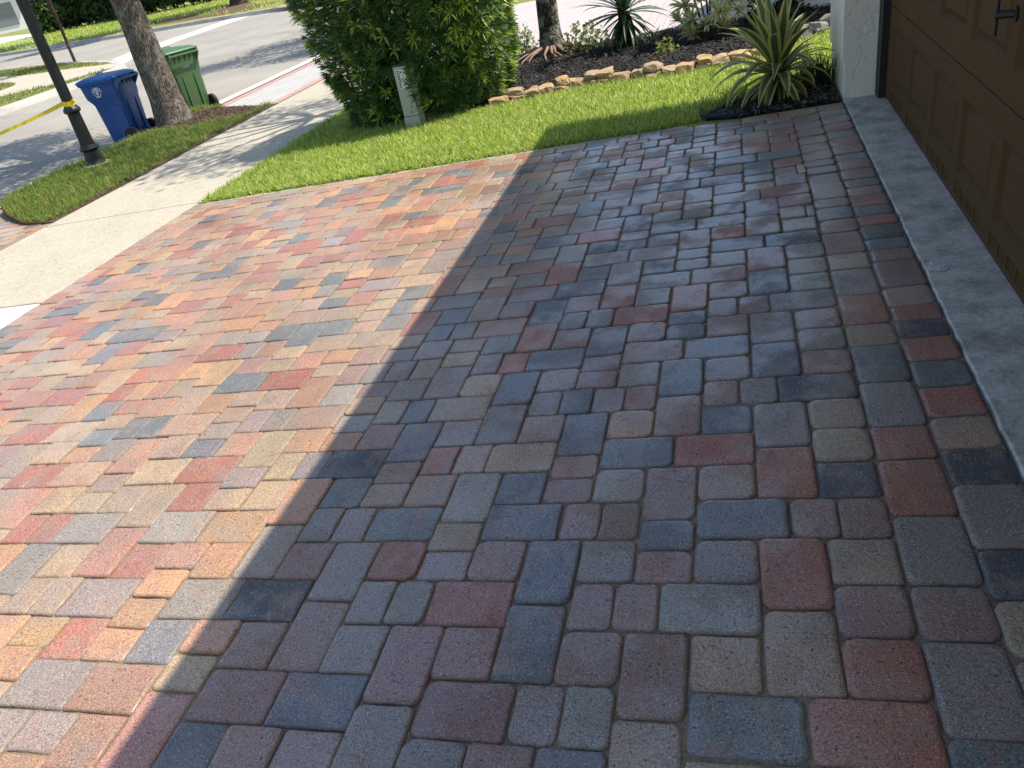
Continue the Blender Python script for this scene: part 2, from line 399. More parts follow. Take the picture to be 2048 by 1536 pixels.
PAV_S = [(-68,24,8),(-60,24,3),(-52,8,2),(-52,16,4),(-52,24,5),(-44,8,4),(-44,16,3),(-44,24,3),(-36,-8,5),(-36,0,0),(-36,8,0),(-36,16,0),(-36,24,1),(-28,-8,1),(-28,0,6),(-28,8,2),(-28,16,4),(-28,24,2),(-20,-8,6),(-20,0,8),(-20,8,8),(-20,16,6),(-20,24,8),(-12,-8,5),(-12,0,5),(-12,8,0),(-12,16,3),(-12,24,5),(-4,-8,5),(-4,0,8),(-4,8,8),(-4,16,6),(-4,24,8),(-4,32,5),(-4,40,8),(-4,48,8),(-4,56,6),(-4,72,5),(-4,80,8),(4,-8,6),(4,0,8),(4,8,5),(4,16,5),(4,32,5),(4,40,8),(4,48,5),(4,56,6),(4,64,5),(4,72,5),(12,0,3),(12,8,5),(12,16,3),(12,24,6),(12,40,8),(12,56,3),(12,80,5),(20,0,0),(20,8,3),(20,16,7),(20,24,3),(20,32,8),(20,40,8),(20,48,5),(20,56,5)]
PAV_G = [(-68,28,0,0,0,3),(-60,20,0,0,0,3),(-52,12,0,0,0,5),(-52,28,0,6,6,3),(-44,4,0,3,3,5),(-44,20,2,4,0),(-36,-4,2,5,1),(-36,12,2,5,2),(-36,28,0,5,5,3),(-28,4,2,5,7),(-28,20,0,4,5,7),(-20,-4,2,8,6),(-20,12,0,5,5,6),(-12,4,0,5,5,0),(-12,20,0,0,3,3),(-12,36,0,-1,0,6),(-12,52,2,8,6),(-12,68,2,6,0),(-4,-4,1,8,5,5),(-4,12,1,6,8,8),(-4,44,0,6,5,0),(-4,60,2,5,5),(-4,76,4,8,6,-1,0),(4,4,0,8,8,5),(4,20,2,6,0),(4,36,2,8,6),(4,52,2,5,8),(4,68,2,6,-1),(4,84,2,6,-1),(12,-4,2,6,0),(12,12,1,6,8,8),(12,44,0,8,8,5),(12,60,2,7,7),(12,76,2,-1,0),(12,92,2,-1,6),(20,4,2,8,-1),(20,20,2,3,-1),(20,36,2,5,-1),(20,52,2,3,-1)]
# colour numbers: red, salmon, orange, tan, yellow tan, warm grey, charcoal, dark charcoal, mauve brown (salmon muted by shade)
PCOL = [(0.36,0.148,0.102), (0.40,0.215,0.145), (0.44,0.25,0.135), (0.375,0.262,0.175), (0.395,0.285,0.175), (0.285,0.232,0.195), (0.165,0.168,0.166), (0.09,0.093,0.095), (0.30,0.185,0.15)]
UX, UY = 0.0378, 0.0387
def lat_x(i): return -0.594+UX*i if i <= 12 else -0.594+UX*12+(i-12)*(0.934-UX*12)/12
def lat_y(x, j): return 1.085+UY*j+0.0137*(x+0.45)
IMIN, IMAX, JMIN, JMAX = -98, 24, -58, 114
rp = random.Random(5)
def rnd_code(i):
    if i < -30: return rp.choices(range(9), (13,21,16,29,3,8,9,0,1))[0]
    return rp.choices(range(9), (11,6,3,17,4,26,15,3,15))[0]  # house-shadow side: weights put shade into the colours as greyer tones
VV = {(t[0], t[1]): list(t[2:]) for t in PAV_V}
SS = {(t[0], t[1]): t[2] for t in PAV_S}
GG = {(t[0], t[1]): (t[2], t[3:]) for t in PAV_G}
PARTS = [[(0,3),(3,3),(6,6)], [(0,6),(6,3),(9,3)], [(0,6),(6,6)], [(0,3),(3,6),(9,3)], [(0,3),(3,3),(6,3),(9,3)]]
pieces = []
def put(i, j, w, h, c):
    i1, j1 = min(i+w, IMAX), min(j+h, JMAX); i0, j0 = max(i, IMIN), max(j, JMIN)
    if i1-i0 < 0.9 or j1-j0 < 0.9: return
    pieces.append((i0, j0, i1-i0, j1-j0, c))
for bi in range(-8, 3):
    for bj in range(-5, 9):
        a, b = bi*16, bj*16
        for (p, q) in ((0,0),(0,6),(8,8),(8,14)):
            i, j = a+p, b+q; cs = VV.get((i, j))
            if cs is None: cs = [rnd_code(i)] if rp.random() < 0.5 else [rnd_code(i), rnd_code(i)]
            if len(cs) == 1: put(i, j, 4, 6, cs[0])
            else: put(i, j, 4, 3, cs[0]); put(i, j+3, 4, 3, cs[1])
        for (p, q) in ((4,0),(12,0),(4,8),(12,8)):
            i, j = a+p, b+q; put(i, j, 4, 4, SS.get((i, j), rnd_code(i)))
        for (p, q) in ((4,4),(12,12)):
            i, j = a+p, b+q; g = GG.get((i, j))
            if g is None:
                t = rp.choices([0, 1, 2, 4], (5,3,3,2))[0]; cs = [rnd_code(i) for _ in PARTS[t]]
            else: t, cs = g
            for (o, w), c in zip(PARTS[t], cs): put(i+o, j, w, 4, c if c >= 0 else rnd_code(i))
# two soldier courses beside the garage apron: (colour number, length)
def course(i, w, j, seq):
    for c, n in seq:
        pieces.append((i, j, w, n, c)); j += n
    return j
j = course(24, 4, -30, [(rnd_code(0), n) for n in (4,6,4,4,4)]+[(6,6),(5,6),(8,4),(5,6),(0,6),(0,4),(5,6),(6,6),(3,4),(0,6),(5,6),(3,4),(8,6),(8,4),(6,4),(3,3),(5,6),(8,4),(6,3),(8,3),(5,4),(8,4),(3,4),(8,4),(5,4),(8,4)])
while j < 113: course(24, 4, j, [(rnd_code(0), 4)]); j += 4
j = course(28, 4.1, -29, [(rnd_code(0), n) for n in (4,6,4,6,4,4)]+[(3,4),(3,4),(7,4),(5,6),(7,4),(3,4),(0,4),(6,4),(0,4),(7,3),(0,3),(3,4),(8,6),(8,3),(6,3),(7,4),(0,3),(6,3),(0,4),(8,3),(6,3),(8,4),(8,4),(6,3),(8,4)])
while j < 113: course(28, 4.1, j, [(rnd_code(0), 4)]); j += 4
# border courses along the sidewalk and along the lawn
j = -58
while j < 113:
    n = rp.choice((4, 6, 4)); pieces.append((-102, j, 4, min(n, 114-j), rnd_code(-90))); j += n
i = -102
while i < 31.5:
    n = min(rp.choice((6, 4, 6, 4)), 32.1-i); pieces.append((i, 114, n, 3.6, rnd_code(i))); i += n

EDGE_RINGS = (1.0, 1.0, 0.8, 0.5, 0.0)
def paver_mesh(w, h, seed):
    r = random.Random(seed); hw, hh = w/2, h/2; rad = r.uniform(0.009, 0.015) if seed % 10 < 3 else r.uniform(0.018, 0.027)
    out = []
    for cx, cy, a0 in ((1,1,0),(-1,1,90),(-1,-1,180),(1,-1,270)):
        rr = rad*r.uniform(0.7, 1.35)
        for a in (8, 45, 82):
            t = math.radians(a0+a)
            out.append([cx*(hw-rr)+rr*math.cos(t)+r.uniform(-.0018,.0010), cy*(hh-rr)+rr*math.sin(t)+r.uniform(-.0018,.0010)])
        # worn midpoint of the following edge
    pts = []
    for k in range(12):
        pts.append(out[k])
        if k % 3 == 2:
            nx = out[(k+1) % 12]; mx, my = (out[k][0]+nx[0])/2, (out[k][1]+nx[1])/2
            d = math.hypot(mx, my); s = 1-r.uniform(-.0008, .0032)/d
            pts.append([mx*s, my*s])
    n = len(pts)
    def ring(inset, z, jz=0.0):
        return [((x*(1-inset/hw)), (y*(1-inset/hh)), z+r.uniform(-jz, jz)) for x, y in pts]
    mb = MB(); mb.loft([ring(0, -0.05), ring(0, -0.0072, .0012), ring(0.0022, -0.0022, .0008), ring(0.0066, 0, .0004), ring(0.015, 0.0003)], True)
    me = mb.mesh('paver', M_PAV, True)
    at = me.attributes.new('edge', 'FLOAT', 'POINT'); at.data.foreach_set('value', np.repeat(np.array(EDGE_RINGS, np.float32), n))
    return me
NOM = {(6,4):(6*UX,4*UY), (4,6):(4*UX,6*UY), (4,4):(4*UX,4*UY), (3,4):(3*UX,4*UY), (4,3):(4*UX,3*UY)}
JOINT = 0.0012
PMESH = {k: [paver_mesh(v[0]-JOINT, v[1]-JOINT, 100*k[0]+10*k[1]+s) for s in range(6)] for k, v in NOM.items()}
def nearest_type(w, h):
    return min(NOM, key=lambda k: abs(math.log(w/k[0]))+abs(math.log(h/k[1])))
def cam_project(p):
    d = Vector(p)-Vector((0, 0, CAM_H)); z = d.dot(cam_fw)
    if z < 0.1: return None
    return (0.5+1560/2048*d.dot(cam_r)/z, 0.5-1560/1536*d.dot(cam_u)/z)
SK = math.atan(0.0137)
info = []
for (i, j, w, h, c) in pieces:
    x0, x1 = lat_x(i), lat_x(i+w); xc = (x0+x1)/2
    y0, y1 = lat_y(xc, j), lat_y(xc, j+h); yc = (y0+y1)/2
    if y0 < -1.25: continue
    q = [cam_project((X, Y, zs(X))) for X, Y in ((x0,y0),(x1,y0),(x1,y1),(x0,y1))]
    area = 0.0
    if all(q):
        q = [(min(max(u, 0), 1), min(max(v, 0), 1)) for u, v in q]
        area = abs(sum(q[k][0]*q[(k+1) % 4][1]-q[(k+1) % 4][0]*q[k][1] for k in range(4)))/2
    info.append((area, xc, yc, x1-x0, y1-y0, w, h, c))
info.sort(key=lambda t: -t[0])

# sand bed, washed out of some joints and filling others
gx = np.linspace(lat_x(-102)-0.01, 0.665, 300); gy = np.linspace(-1.4, lat_y(0.665, 117.7), 400)
GX, GY = np.meshgrid(gx, gy); GY = GY-0.0137*(0.665-GX)*(GY > 5)
def fbm(x, y): return 0.5*np.sin(3.1*x+1.7*np.sin(2.3*y))*np.sin(2.7*y+1.3*np.sin(1.9*x))+0.3*np.sin(11.3*x+2*np.sin(7.1*y)+1)*np.sin(9.7*y+2*np.sin(8.3*x))
GZ = SLOPE*(GX-0.66)-0.0085+0.005*fbm(GX, GY)+RNG.normal(0, .0008, GX.shape)
nxg, nyg = len(gx), len(gy); b_ = (np.arange(nyg-1)[:, None]*nxg+np.arange(nxg-1)).ravel()[:, None]
driveway_me = np_mesh('driveway', np.stack([GX, GY, GZ], -1).reshape(-1, 3), [b_+np.array([0, 1, nxg+1, nxg])], M_SAND)
driveway = tag(obj('driveway', driveway_me), 'driveway of red, tan and grey tumbled pavers before the garage', None, None, 'structure')
def jit_col(c):
    k = rp.uniform(0.86, 1.14); return tuple(min(1, v*k*rp.uniform(0.95, 1.05)) for v in PCOL[c])
tilt = math.atan(SLOPE)
def paver_matrix(xc, yc, dx, dy, key, flip):
    nx, ny = NOM[key]
    sx, sy = (dx-JOINT)/(nx-JOINT), (dy-JOINT)/(ny-JOINT)
    R = Matrix.Rotation(-tilt+rp.gauss(0, .007), 4, 'Y') @ Matrix.Rotation(rp.gauss(0, .0085), 4, 'X') @ Matrix.Rotation(SK+rp.gauss(0, .006)+(math.pi if flip else 0), 4, 'Z')
    return Matrix.Translation((xc+rp.gauss(0, .0008), yc+rp.gauss(0, .0008), zs(xc)+rp.gauss(0, .0016))) @ R @ Matrix.Diagonal((sx, sy, 1, 1))
def edge_attr(o):
    n = len(o.data.vertices)//80; at = o.data.attributes.new('edge', 'FLOAT', 'POINT'); at.data.foreach_set('value', np.tile(np.repeat(np.array(EDGE_RINGS, np.float32), 16), n))
fv, fc, fq, ff, nv = [], [], [], [], 0
for n, (area, xc, yc, dx, dy, w, h, c) in enumerate(info):
    key = nearest_type(w, h); me = PMESH[key][rp.randrange(3)+(3 if xc > -0.75+rp.uniform(-.5, .5) else 0)]; mw = paver_matrix(xc, yc, dx, dy, key, rp.random() < 0.5); col = jit_col(c)
    if n < 300:
        o = obj('paver', me, driveway); o.matrix_local = mw; o.color = (*col, 1)
    else:
        V = np.empty(len(me.vertices)*3, np.float32); me.vertices.foreach_get('co', V); V = V.reshape(-1, 3)
        A = np.array(mw); V = V @ A[:3, :3].T + A[:3, 3]
        fv.append(V); fc.append(np.tile(np.array(col, np.float32), (len(V), 1)))
        for p in me.polygons: (fq if len(p.vertices) == 4 else ff).append(np.array(p.vertices[:])+nv)
        nv += len(V)
pf = obj('paver_field', np_mesh('paver_field', np.concatenate(fv), [np.array(fq), np.array(ff)], M_PAVF, np.concatenate(fc), True), driveway)
pf['kind'] = 'stuff'; edge_attr(pf)
# paver apron between sidewalk and street at the driveway's end
pv, pc, pq, nv = [], [], [], 0
me_list = [PMESH[k][0] for k in ((4,4),(6,4))]
apron_bed = MB()
apron_bed.add([(-8.05, -1.4, -0.375), (-6.2, -1.4, -0.255), (-6.2, 6.1, -0.255), (-6.6, 6.1, -0.281), (-8.05, 7.2, -0.375)], [(0,1,2,3,4)])
dr_apron = tag(apron_bed.build('driveway_apron', M_SAND), None, None, None, 'structure')
fq, ff = [], []
for r in range(26):
    y = 2.2+r*0.158; x = -6.28-(0.08 if r % 2 else 0)
    while x > -7.95:
        key = rp.choice(((6,4),(4,4),(6,4),(3,4))); L_ = key[0]*UX
        xc = x-L_/2; x -= L_
        if y > 5.75+(-6.3-xc)*0.8: continue
        me = rp.choice(PMESH[key]); zc = -0.255+0.065*(xc+6.2)+0.008
        mw = Matrix.Translation((xc, y, zc)) @ Matrix.Rotation(-math.atan(0.065), 4, 'Y')
        V = np.empty(len(me.vertices)*3, np.float32); me.vertices.foreach_get('co', V); V = V.reshape(-1, 3)
        A = np.array(mw); V = V @ A[:3, :3].T + A[:3, 3]; pv.append(V); pc.append(np.tile(np.array(jit_col(rnd_code(-90)), np.float32), (len(V), 1)))
        for p in me.polygons: (fq if len(p.vertices) == 4 else ff).append(np.array(p.vertices[:])+nv)
        nv += len(V)
pf2 = obj('paver_field', np_mesh('apron_pavers', np.concatenate(pv), [np.array(fq), np.array(ff)], M_PAVF, np.concatenate(pc), True), dr_apron); pf2['kind'] = 'stuff'; edge_attr(pf2)

# ------------------------------------------------------------------ ground, walks, road
def sheet(name, pts, mat, zf=None, z=None, parent=None, kind='structure', thick=0.0):
    P = [(x, y, (zf(x) if zf else z)) for x, y in pts]
    mb = MB(); n = len(P); mb.add(P, [tuple(range(n))])
    if thick:
        mb.add([(x, y, zz-thick) for x, y, zz in P]+P, [tuple(reversed(range(n)))]+[(k, (k+1) % n, n+(k+1) % n, n+k) for k in range(n)])
    o = mb.build(name, mat, parent)
    if kind and parent is None: o['kind'] = kind
    return o
sheet('ground', [(-400, -300), (300, -300), (300, 400), (-400, 400)], M_TURF, z=-0.55)
sheet('road', [(-8.12, -60), (-8.12, 70), (-140, 140), (-140, -60)], M_ASPH, z=-0.40)
# light concrete edge restraint along the lawn side of the pavers
edge = MB()
for a, b in zip((-4.45, -3, -1.5), (-3, -1.5, -0.35)):
    ya, yb = lat_y(a, 117.7), lat_y(b, 117.7)
    edge.add([(a, ya+.004, zs(a)-.003), (b, yb+.004, zs(b)-.003), (b, yb+.05, zs(b)-.006), (a, ya+.05, zs(a)-.006)], [(0,1,2,3)])
tag(edge.build('concrete_edging', M_KERB), None, None, None, 'structure')

# sidewalk of separate slabs
walk = tag(MB().add([(-6.2, -20, -.30), (-4.44, -20, -.23), (-4.44, 60, -.23), (-6.2, 60, -.30)], [(0,1,2,3)]).build('sidewalk', M_SOIL), None, None, None, 'structure')
yj = [-8.0, -5.5, -3.2, -0.9, 1.35, 3.77, 5.66, 7.55, 9.45, 11.3, 13.2, 15.1, 17, 19, 21, 23, 25, 27, 29, 31, 33, 35]
for a, b in zip(yj[:-1], yj[1:]):
    x0, x1 = -6.15, -4.458; g = 0.006
    mb = MB(); zt0, zt1 = zs(x0), zs(x1)
    k = 0.0137
    V = [(x0, a+g+k*(x0+4.46), zt0), (x1, a+g, zt1), (x1, b-g, zt1), (x0, b-g+k*(x0+4.46), zt0)]
    mb.add([(x, y, z-.09) for x, y, z in V]+V, [(3,2,1,0), (4,5,6,7), (0,1,5,4), (1,2,6,5), (2,3,7,6), (3,0,4,7)])
    s = mb.build('slab', M_WALK2 if b < 3.9 else M_WALK, walk); bevel_obj(s, 0.006, 2)

# lawn and planting bed
BED_FRONT = [(-2.5, 7.42), (-2.18, 7.5), (-1.71, 7.6), (-1.43, 7.68), (-0.99, 7.61), (-0.62, 7.51), (-0.31, 7.46), (0.0, 7.52), (0.24, 7.57), (0.45, 7.8), (0.64, 8.03), (0.83, 8.26), (1.6, 8.35)]
BED_BACK = [(1.6, 9.35), (0.84, 9.36), (-0.03, 9.57), (-0.93, 9.64), (-1.6, 9.8), (-2.6, 10.1), (-2.85, 10.15)]
LAWN = [(-4.45, 5.55), (-1.7, 5.58), (0.655, 5.62), (0.655, 6.5), (3.5, 6.5), (3.5, 8.35)]+BED_FRONT[::-1]+[(-2.85, 8.2), (-2.85, 10.15), (-4.45, 10.6)]
sheet('lawn', LAWN, M_TURF, zf=lambda x: zs(x)-0.006)
sheet('planting_bed', BED_FRONT+[(3.5, 8.35), (3.5, 9.35)]+BED_BACK+[(-2.85, 8.2)], M_MULCH, zf=lambda x: zs(x)+0.035, thick=0.12)
sheet('agave_mulch_bed', [(-0.22, 5.74), (0.0, 5.672), (0.655, 5.682), (0.655, 6.35), (0.45, 6.38), (0.15, 6.3), (-0.12, 6.08), (-0.22, 5.9)], M_MULCH, zf=lambda x: zs(x)-0.002, thick=0.06)
# neighbour's brick driveway behind the bed and its paved apron
sheet('neighbour_driveway', [(-4.45, 10.62), (-2.85, 10.17), (-2.6, 10.12), (-1.6, 9.82), (-0.93, 9.66), (-0.03, 9.59), (0.84, 9.38), (6, 9.38), (6, 17), (-4.45, 17)], M_NPAV, zf=lambda x: zs(x)-0.002)
sheet('neighbour_lawn', [(-4.45, 17.01), (6, 17.01), (40, 30), (40, 90), (-4.45, 90)], M_TURF, zf=lambda x: zs(x)-0.002)
na = [(-8.1, 10.95), (-6.16, 10.25), (-6.16, 16.6), (-8.1, 18.2)]
def zap(x): return -0.385+(x+8.1)/1.94*0.145
sheet('neighbour_apron', na, M_NAPR, zf=zap)
bd = MB()
for (xa, xb) in ((-8.09, -7.84), (-6.38, -6.17)):
    ya = 10.95-0.36*(xa+8.1); yb = 10.95-0.36*(xb+8.1)
    bd.add([(xa, ya+.05, zap(xa)+.004), (xb, yb+.05, zap(xb)+.004), (xb, 16.5, zap(xb)+.004), (xa, 16.5, zap(xa)+.004)], [(0,1,2,3)])
tag(bd.build('paver_border', M_NBOR), None, None, None, 'structure')
# verge with the lamp post and the oak
VERGE = [(-6.16, 5.78), (-6.36, 5.80), (-6.65, 5.88), (-7.15, 6.2), (-7.72, 6.66), (-7.86, 6.95), (-7.95, 7.4), (-7.95, 10.9), (-7.5, 10.75), (-6.97, 10.53), (-6.17, 10.2)]
def zverge(x): return -0.246
sheet('verge', VERGE, M_SOIL, z=-0.246, thick=0.16)
sheet('verge_beyond', [(-8.1, 18.22), (-6.16, 16.62), (-6.16, 60), (-8.1, 60)], M_TURF, z=-0.25, thick=0.14)
# gutter and kerb on the near side
g = MB()
g.add([(-8.45, -20, -.392), (-8.11, -20, -.372), (-8.11, 60, -.372), (-8.45, 60, -.392)], [(0,1,2,3)])
tag(g.build('gutter', M_GUTTER), None, None, None, 'structure')
k = MB(); k.box(-8.108, -7.955, 7.3, 10.95, -0.41, -0.262); kb = k.build('kerb', M_KERB); bevel_obj(kb, 0.02, 2); kb['kind'] = 'structure'

# corner block across the street
def kerb_strip(name, pts, w, z0, z1, mat, inward=1):
    """kerb following a polyline; inward=+1 puts its width on the left-hand side"""
    mb = MB(); P = [Vector((x, y, 0)) for x, y in pts]; rings = []
    for i, p in enumerate(P):
        d = (P[min(i+1, len(P)-1)]-P[max(i-1, 0)]).normalized(); n = Vector((-d.y, d.x, 0))*inward
        a, b = p, p+n*w
        rings.append([(a.x-n.x*.05, a.y-n.y*.05, z0), (a.x, a.y, z1-.02), (a.x+n.x*.02, a.y+n.y*.02, z1), (b.x, b.y, z1), (b.x, b.y, z0)])
    mb.loft(rings, True); o = mb.build(name, mat); o['kind'] = 'structure'; return o
MID = [(-15.9, -20), (-15.95, 10), (-16.0, 15), (-16.15, 17), (-16.2, 19), (-16.5, 20.1), (-17.1, 20.9), (-18.4, 22.1), (-19.8, 23.1), (-21.4, 24.2), (-24.2, 25.9), (-28.2, 27.5), (-45, 35), (-90, 55)]
kerb_strip('corner_kerb', MID, 0.2, -0.42, -0.26, M_KERB, 1)
sheet('corner_verge', [(x-.15, y-.1) for x, y in MID]+[(-90, -20)], M_TURF, z=-0.272)
sheet('corner_path', [(-17.2, 21.1), (-16.7, 20.1), (-17.1, 19.2), (-17.3, 18.3), (-17.9, 17.95), (-18.5, 17.5), (-18.9, 10), (-18.9, -20), (-20.3, -20), (-20.3, 10), (-19.9, 18.9), (-20.2, 19.8), (-20.6, 20.35), (-21.5, 21.0), (-22.5, 21.5), (-40, 29.5), (-40, 31), (-22.9, 22.9), (-21.8, 22.5), (-20.6, 22.2), (-19.3, 21.8), (-18.3, 21.4)], M_WALK, z=-0.266)
vg = MB(); va = [(-20.27, 24.26), (-20.86, 26.0), (-20.9, 27.45), (-21.14, 29.9), (-21.8, 34.6)]; vb = [(-18.06, 22.13), (-18.98, 23.97), (-19.15, 25.4), (-19.6, 27.8), (-20.3, 33.9)]
for q in range(4): vg.add([(*vb[q], -.395), (*vb[q+1], -.395), (*va[q+1], -.395), (*va[q], -.395)], [(0,1,2,3)])
tag(vg.build('valley_gutter', M_GUTTER), None, None, None, 'structure')
FARK = [(-90, 72), (-60, 54), (-41, 40.2), (-37, 38.6), (-34, 37.9), (-29, 36.0), (-26.3, 35.4), (-24.4, 35.0), (-22.3, 34.5), (-19.2, 33.5), (-16.5, 32.2), (-14.0, 31.0)]
kerb_strip('far_kerb', FARK, 0.22, -0.42, -0.25, M_KERB, 1)
sheet('far_verge', FARK+[(-10, 40), (-10, 140), (-150, 140), (-150, 90)], M_TURF, z=-0.262)
sheet('far_driveway', [(-19.1, 33.4), (-15.0, 30.6), (-12, 36), (-16.5, 40)], M_WALK, z=-0.25)
sheet('far_mulch', [(-33, 40.0), (-28.5, 38.2), (-24, 36.4), (-21.5, 35.4), (-21, 38), (-25, 42), (-29, 47), (-33, 46)], M_SOIL, z=-0.256)
sheet('distant_driveway', [(-44, 43.5), (-38.5, 40.3), (-62, 66), (-75, 75), (-95, 78), (-70, 58)], M_WALK2, z=-0.25)

# ------------------------------------------------------------------ the house with its garage
house = tag(empty('house', (0.66, 3.2, 0)), 'off-white stucco house with dark brown panelled garage door beside the driveway', 'house')
def hpart(mb, name, mat, parent=house, bev=0.0):
    o = mb.build(name, mat, parent); o.matrix_parent_inverse = Matrix.Translation(-house.location) if parent is house else Matrix.Identity(4)
    if bev: bevel_obj(o, bev, 2)
    return o
DX = 0.913
# corner pillar: thicker above the ledge than at its foot
mb = MB()
mb.loft([[(0.672, 5.736, -.12), (0.869, 5.736, -.12), (0.869, 6.5, -.12), (0.672, 6.5, -.12)],
         [(0.672, 5.736, .222), (0.869, 5.736, .222), (0.869, 6.5, .222), (0.672, 6.5, .222)],
         [(0.656, 5.736, .240), (0.869, 5.736, .240), (0.869, 6.5, .240), (0.656, 6.5, .240)],
         [(0.656, 5.736, 2.70), (0.869, 5.736, 2.70), (0.869, 6.5, 2.70), (0.656, 6.5, 2.70)]])
hpart(mb, 'pillar', M_STUCCO, bev=0.006)
mb = MB(); mb.box(0.871, 9.0, 6.05, 6.498, -0.3, 2.70); hpart(mb, 'side_wall', M_STUCCO)
mb = MB(); mb.box(0.656, 0.869, 0.55, 5.734, 2.19, 2.70); hpart(mb, 'door_header', M_STUCCO)
mb = MB(); mb.box(0.656, 0.869, -9.0, 0.548, -0.3, 2.70); mb.box(0.871, 9.0, -9.0, -8.8, -0.3, 2.70); mb.box(8.8, 9.002, -8.79, 6.04, -0.3, 2.70); hpart(mb, 'wall', M_STUCCO)
for ya, yb in ((5.625, 5.735), (0.55, 0.66)):
    mb = MB(); mb.box(0.870, 0.909, ya, yb, -0.02, 2.19); hpart(mb, 'door_frame', M_BLACK)
EX, EY = 0.125, 6.83
mb = MB()
mb.box(EX, 9.6, -9.5, EY, 2.705, 2.86)
hpart(mb, 'eave', M_TRIM)
mb = MB()
mb.add([(EX-.02, -9.6, 2.862), (9.7, -9.6, 2.862), (9.7, EY+.02, 2.862), (EX-.02, EY+.02, 2.862), (4.9, -5.0, 4.7), (4.9, 2.2, 4.7)],
       [(0,1,4), (1,2,5,4), (2,3,5), (3,0,4,5), (3,2,1,0)])
hpart(mb, 'roof', M_ROOF)
mb = MB(); mb.box(0.96, 1.0, 0.5, 5.8, -0.05, 2.25); gd = hpart(mb, 'garage_door', M_DOOR)
SEC_H = 0.544
def door_child(mbx, name, mat):
    o = mbx.build(name, mat, gd); return o
for sct in range(4):
    z0 = 0.012+sct*SEC_H+(0.0025 if sct else 0); z1 = 0.012+(sct+1)*SEC_H-0.0025
    zA, zB = z0+0.112, z1-0.104
    mb = MB(); Y0, Y1 = 0.64, 5.632
    pan = [(0.918+0.583*kk, 0.918+0.583*kk+0.490) for kk in range(8)]
    mb.add([(DX, Y0, z0), (DX, Y1, z0), (DX, Y1, zA), (DX, Y0, zA)], [(3,2,1,0)])
    mb.add([(DX, Y0, zB), (DX, Y1, zB), (DX, Y1, z1), (DX, Y0, z1)], [(3,2,1,0)])
    mb.add([(DX, Y0, z1), (DX, Y1, z1), (DX+.03, Y1, z1), (DX+.03, Y0, z1)], [(0,1,2,3)])
    mb.add([(DX, Y0, z0), (DX, Y1, z0), (DX+.03, Y1, z0), (DX+.03, Y0, z0)], [(3,2,1,0)])
    ed = [Y0]+[v for p in pan for v in p]+[Y1]
    for q in range(0, len(ed), 2):
        mb.add([(DX, ed[q], zA), (DX, ed[q+1], zA), (DX, ed[q+1], zB), (DX, ed[q], zB)], [(3,2,1,0)])
    for a, b in pan:
        def rg(ins, d): return [(DX+d, a+ins, zA+ins), (DX+d, b-ins, zA+ins), (DX+d, b-ins, zB-ins), (DX+d, a+ins, zB-ins)]
        r0, r1, r2 = rg(0, 0), rg(0.024, 0.024), rg(0.03, 0.024)
        for u, v in ((r0, r1), (r1, r2)):
            mb.add(u+v, [(4+q, 4+(q+1) % 4, (q+1) % 4, q) for q in range(4)])
        pm = MB(); r3, r4 = rg(0.0301, 0.0238), rg(0.062, 0.006)
        pm.add(r3+r4, [(4+q, 4+(q+1) % 4, (q+1) % 4, q) for q in range(4)]+[(7,6,5,4)])
        door_child(pm, 'door_panel', M_DOOR)
    door_child(mb, 'door_section', M_DOOR)
# small embossed marks along the bottom rail
mb = MB()
for a, b in pan:
    for q in range(4):
        y = a+0.06+q*0.115
        for dz in (0, 0.018, 0.036): mb.box(DX-0.003, DX+0.002, y, y+0.075, 0.042+dz, 0.046+dz)
        mb.box(DX-0.004, DX+0.002, y+0.076, y+0.081, 0.036, 0.09)
door_child(mb, 'embossed_trim', M_DOOR)['kind'] = 'stuff'
mb = MB(); mb.tube([(DX+.01, 3.20, .852), (DX-.055, 3.235, .85)], [.014, .014], 10); mb.tube([(DX-.05, 3.24, .78), (DX-.052, 3.235, .98)], [.007, .005], 8)
mb.tube([(DX+.01, 3.2, .852), (DX-.008, 3.2, .852)], [.026, .026], 12)
door_child(mb, 'lock_handle', M_BLACK)
mb = MB(); mb.box(DX+.004, DX+.03, 0.64, 5.63, -0.004, 0.012); door_child(mb, 'bottom_seal', M_RUBBER)
# concrete apron in front of the door
ap = MB(); N_ = 150
rr = random.Random(3); ys = [-0.2+6.0*k/N_ for k in range(N_)]+[5.738]
fr = [0.668+rr.uniform(-.003, .004) for _ in ys]
for k in range(N_):
    a, b = ys[k], ys[k+1]
    ap.add([(fr[k], a, -.06), (fr[k+1], b, -.06), (fr[k+1]+.004, b, -.004), (fr[k]+.004, a, -.004), (fr[k]+.010, a, .001), (fr[k+1]+.010, b, .001), (0.98, b, .004), (0.98, a, .004)],
           [(0,1,2,3)[::-1], (3,2,5,4)[::-1], (4,5,6,7)[::-1]])
apron = tag(ap.build('garage_apron', M_APRON, smooth=False), None, None, None, 'structure')
ch = MB(); pts = [(x, y+0.72) for x, y in ((0.684,2.30),(0.720,2.285),(0.755,2.30),(0.762,2.335),(0.748,2.37),(0.725,2.385),(0.69,2.375),(0.682,2.34))]
import itertools
inner = [(0.722+(x-.722)*.55+rr.uniform(-.008, .008), 3.055+(y-3.055)*.55+rr.uniform(-.008, .008), .004+rr.uniform(.001, .007)) for x, y in pts]
ch.add([(x+rr.uniform(-.008, .008), y+rr.uniform(-.008, .008), .0042) for x, y in pts]+inner+[(0.722, 3.055, .006)], list(itertools.chain(*[[(k, (k+1) % 8, 8+(k+1) % 8, 8+k), (8+k, 8+(k+1) % 8, 16)] for k in range(8)])))
ch.build('chipped_patch', M_WALK2, apron)

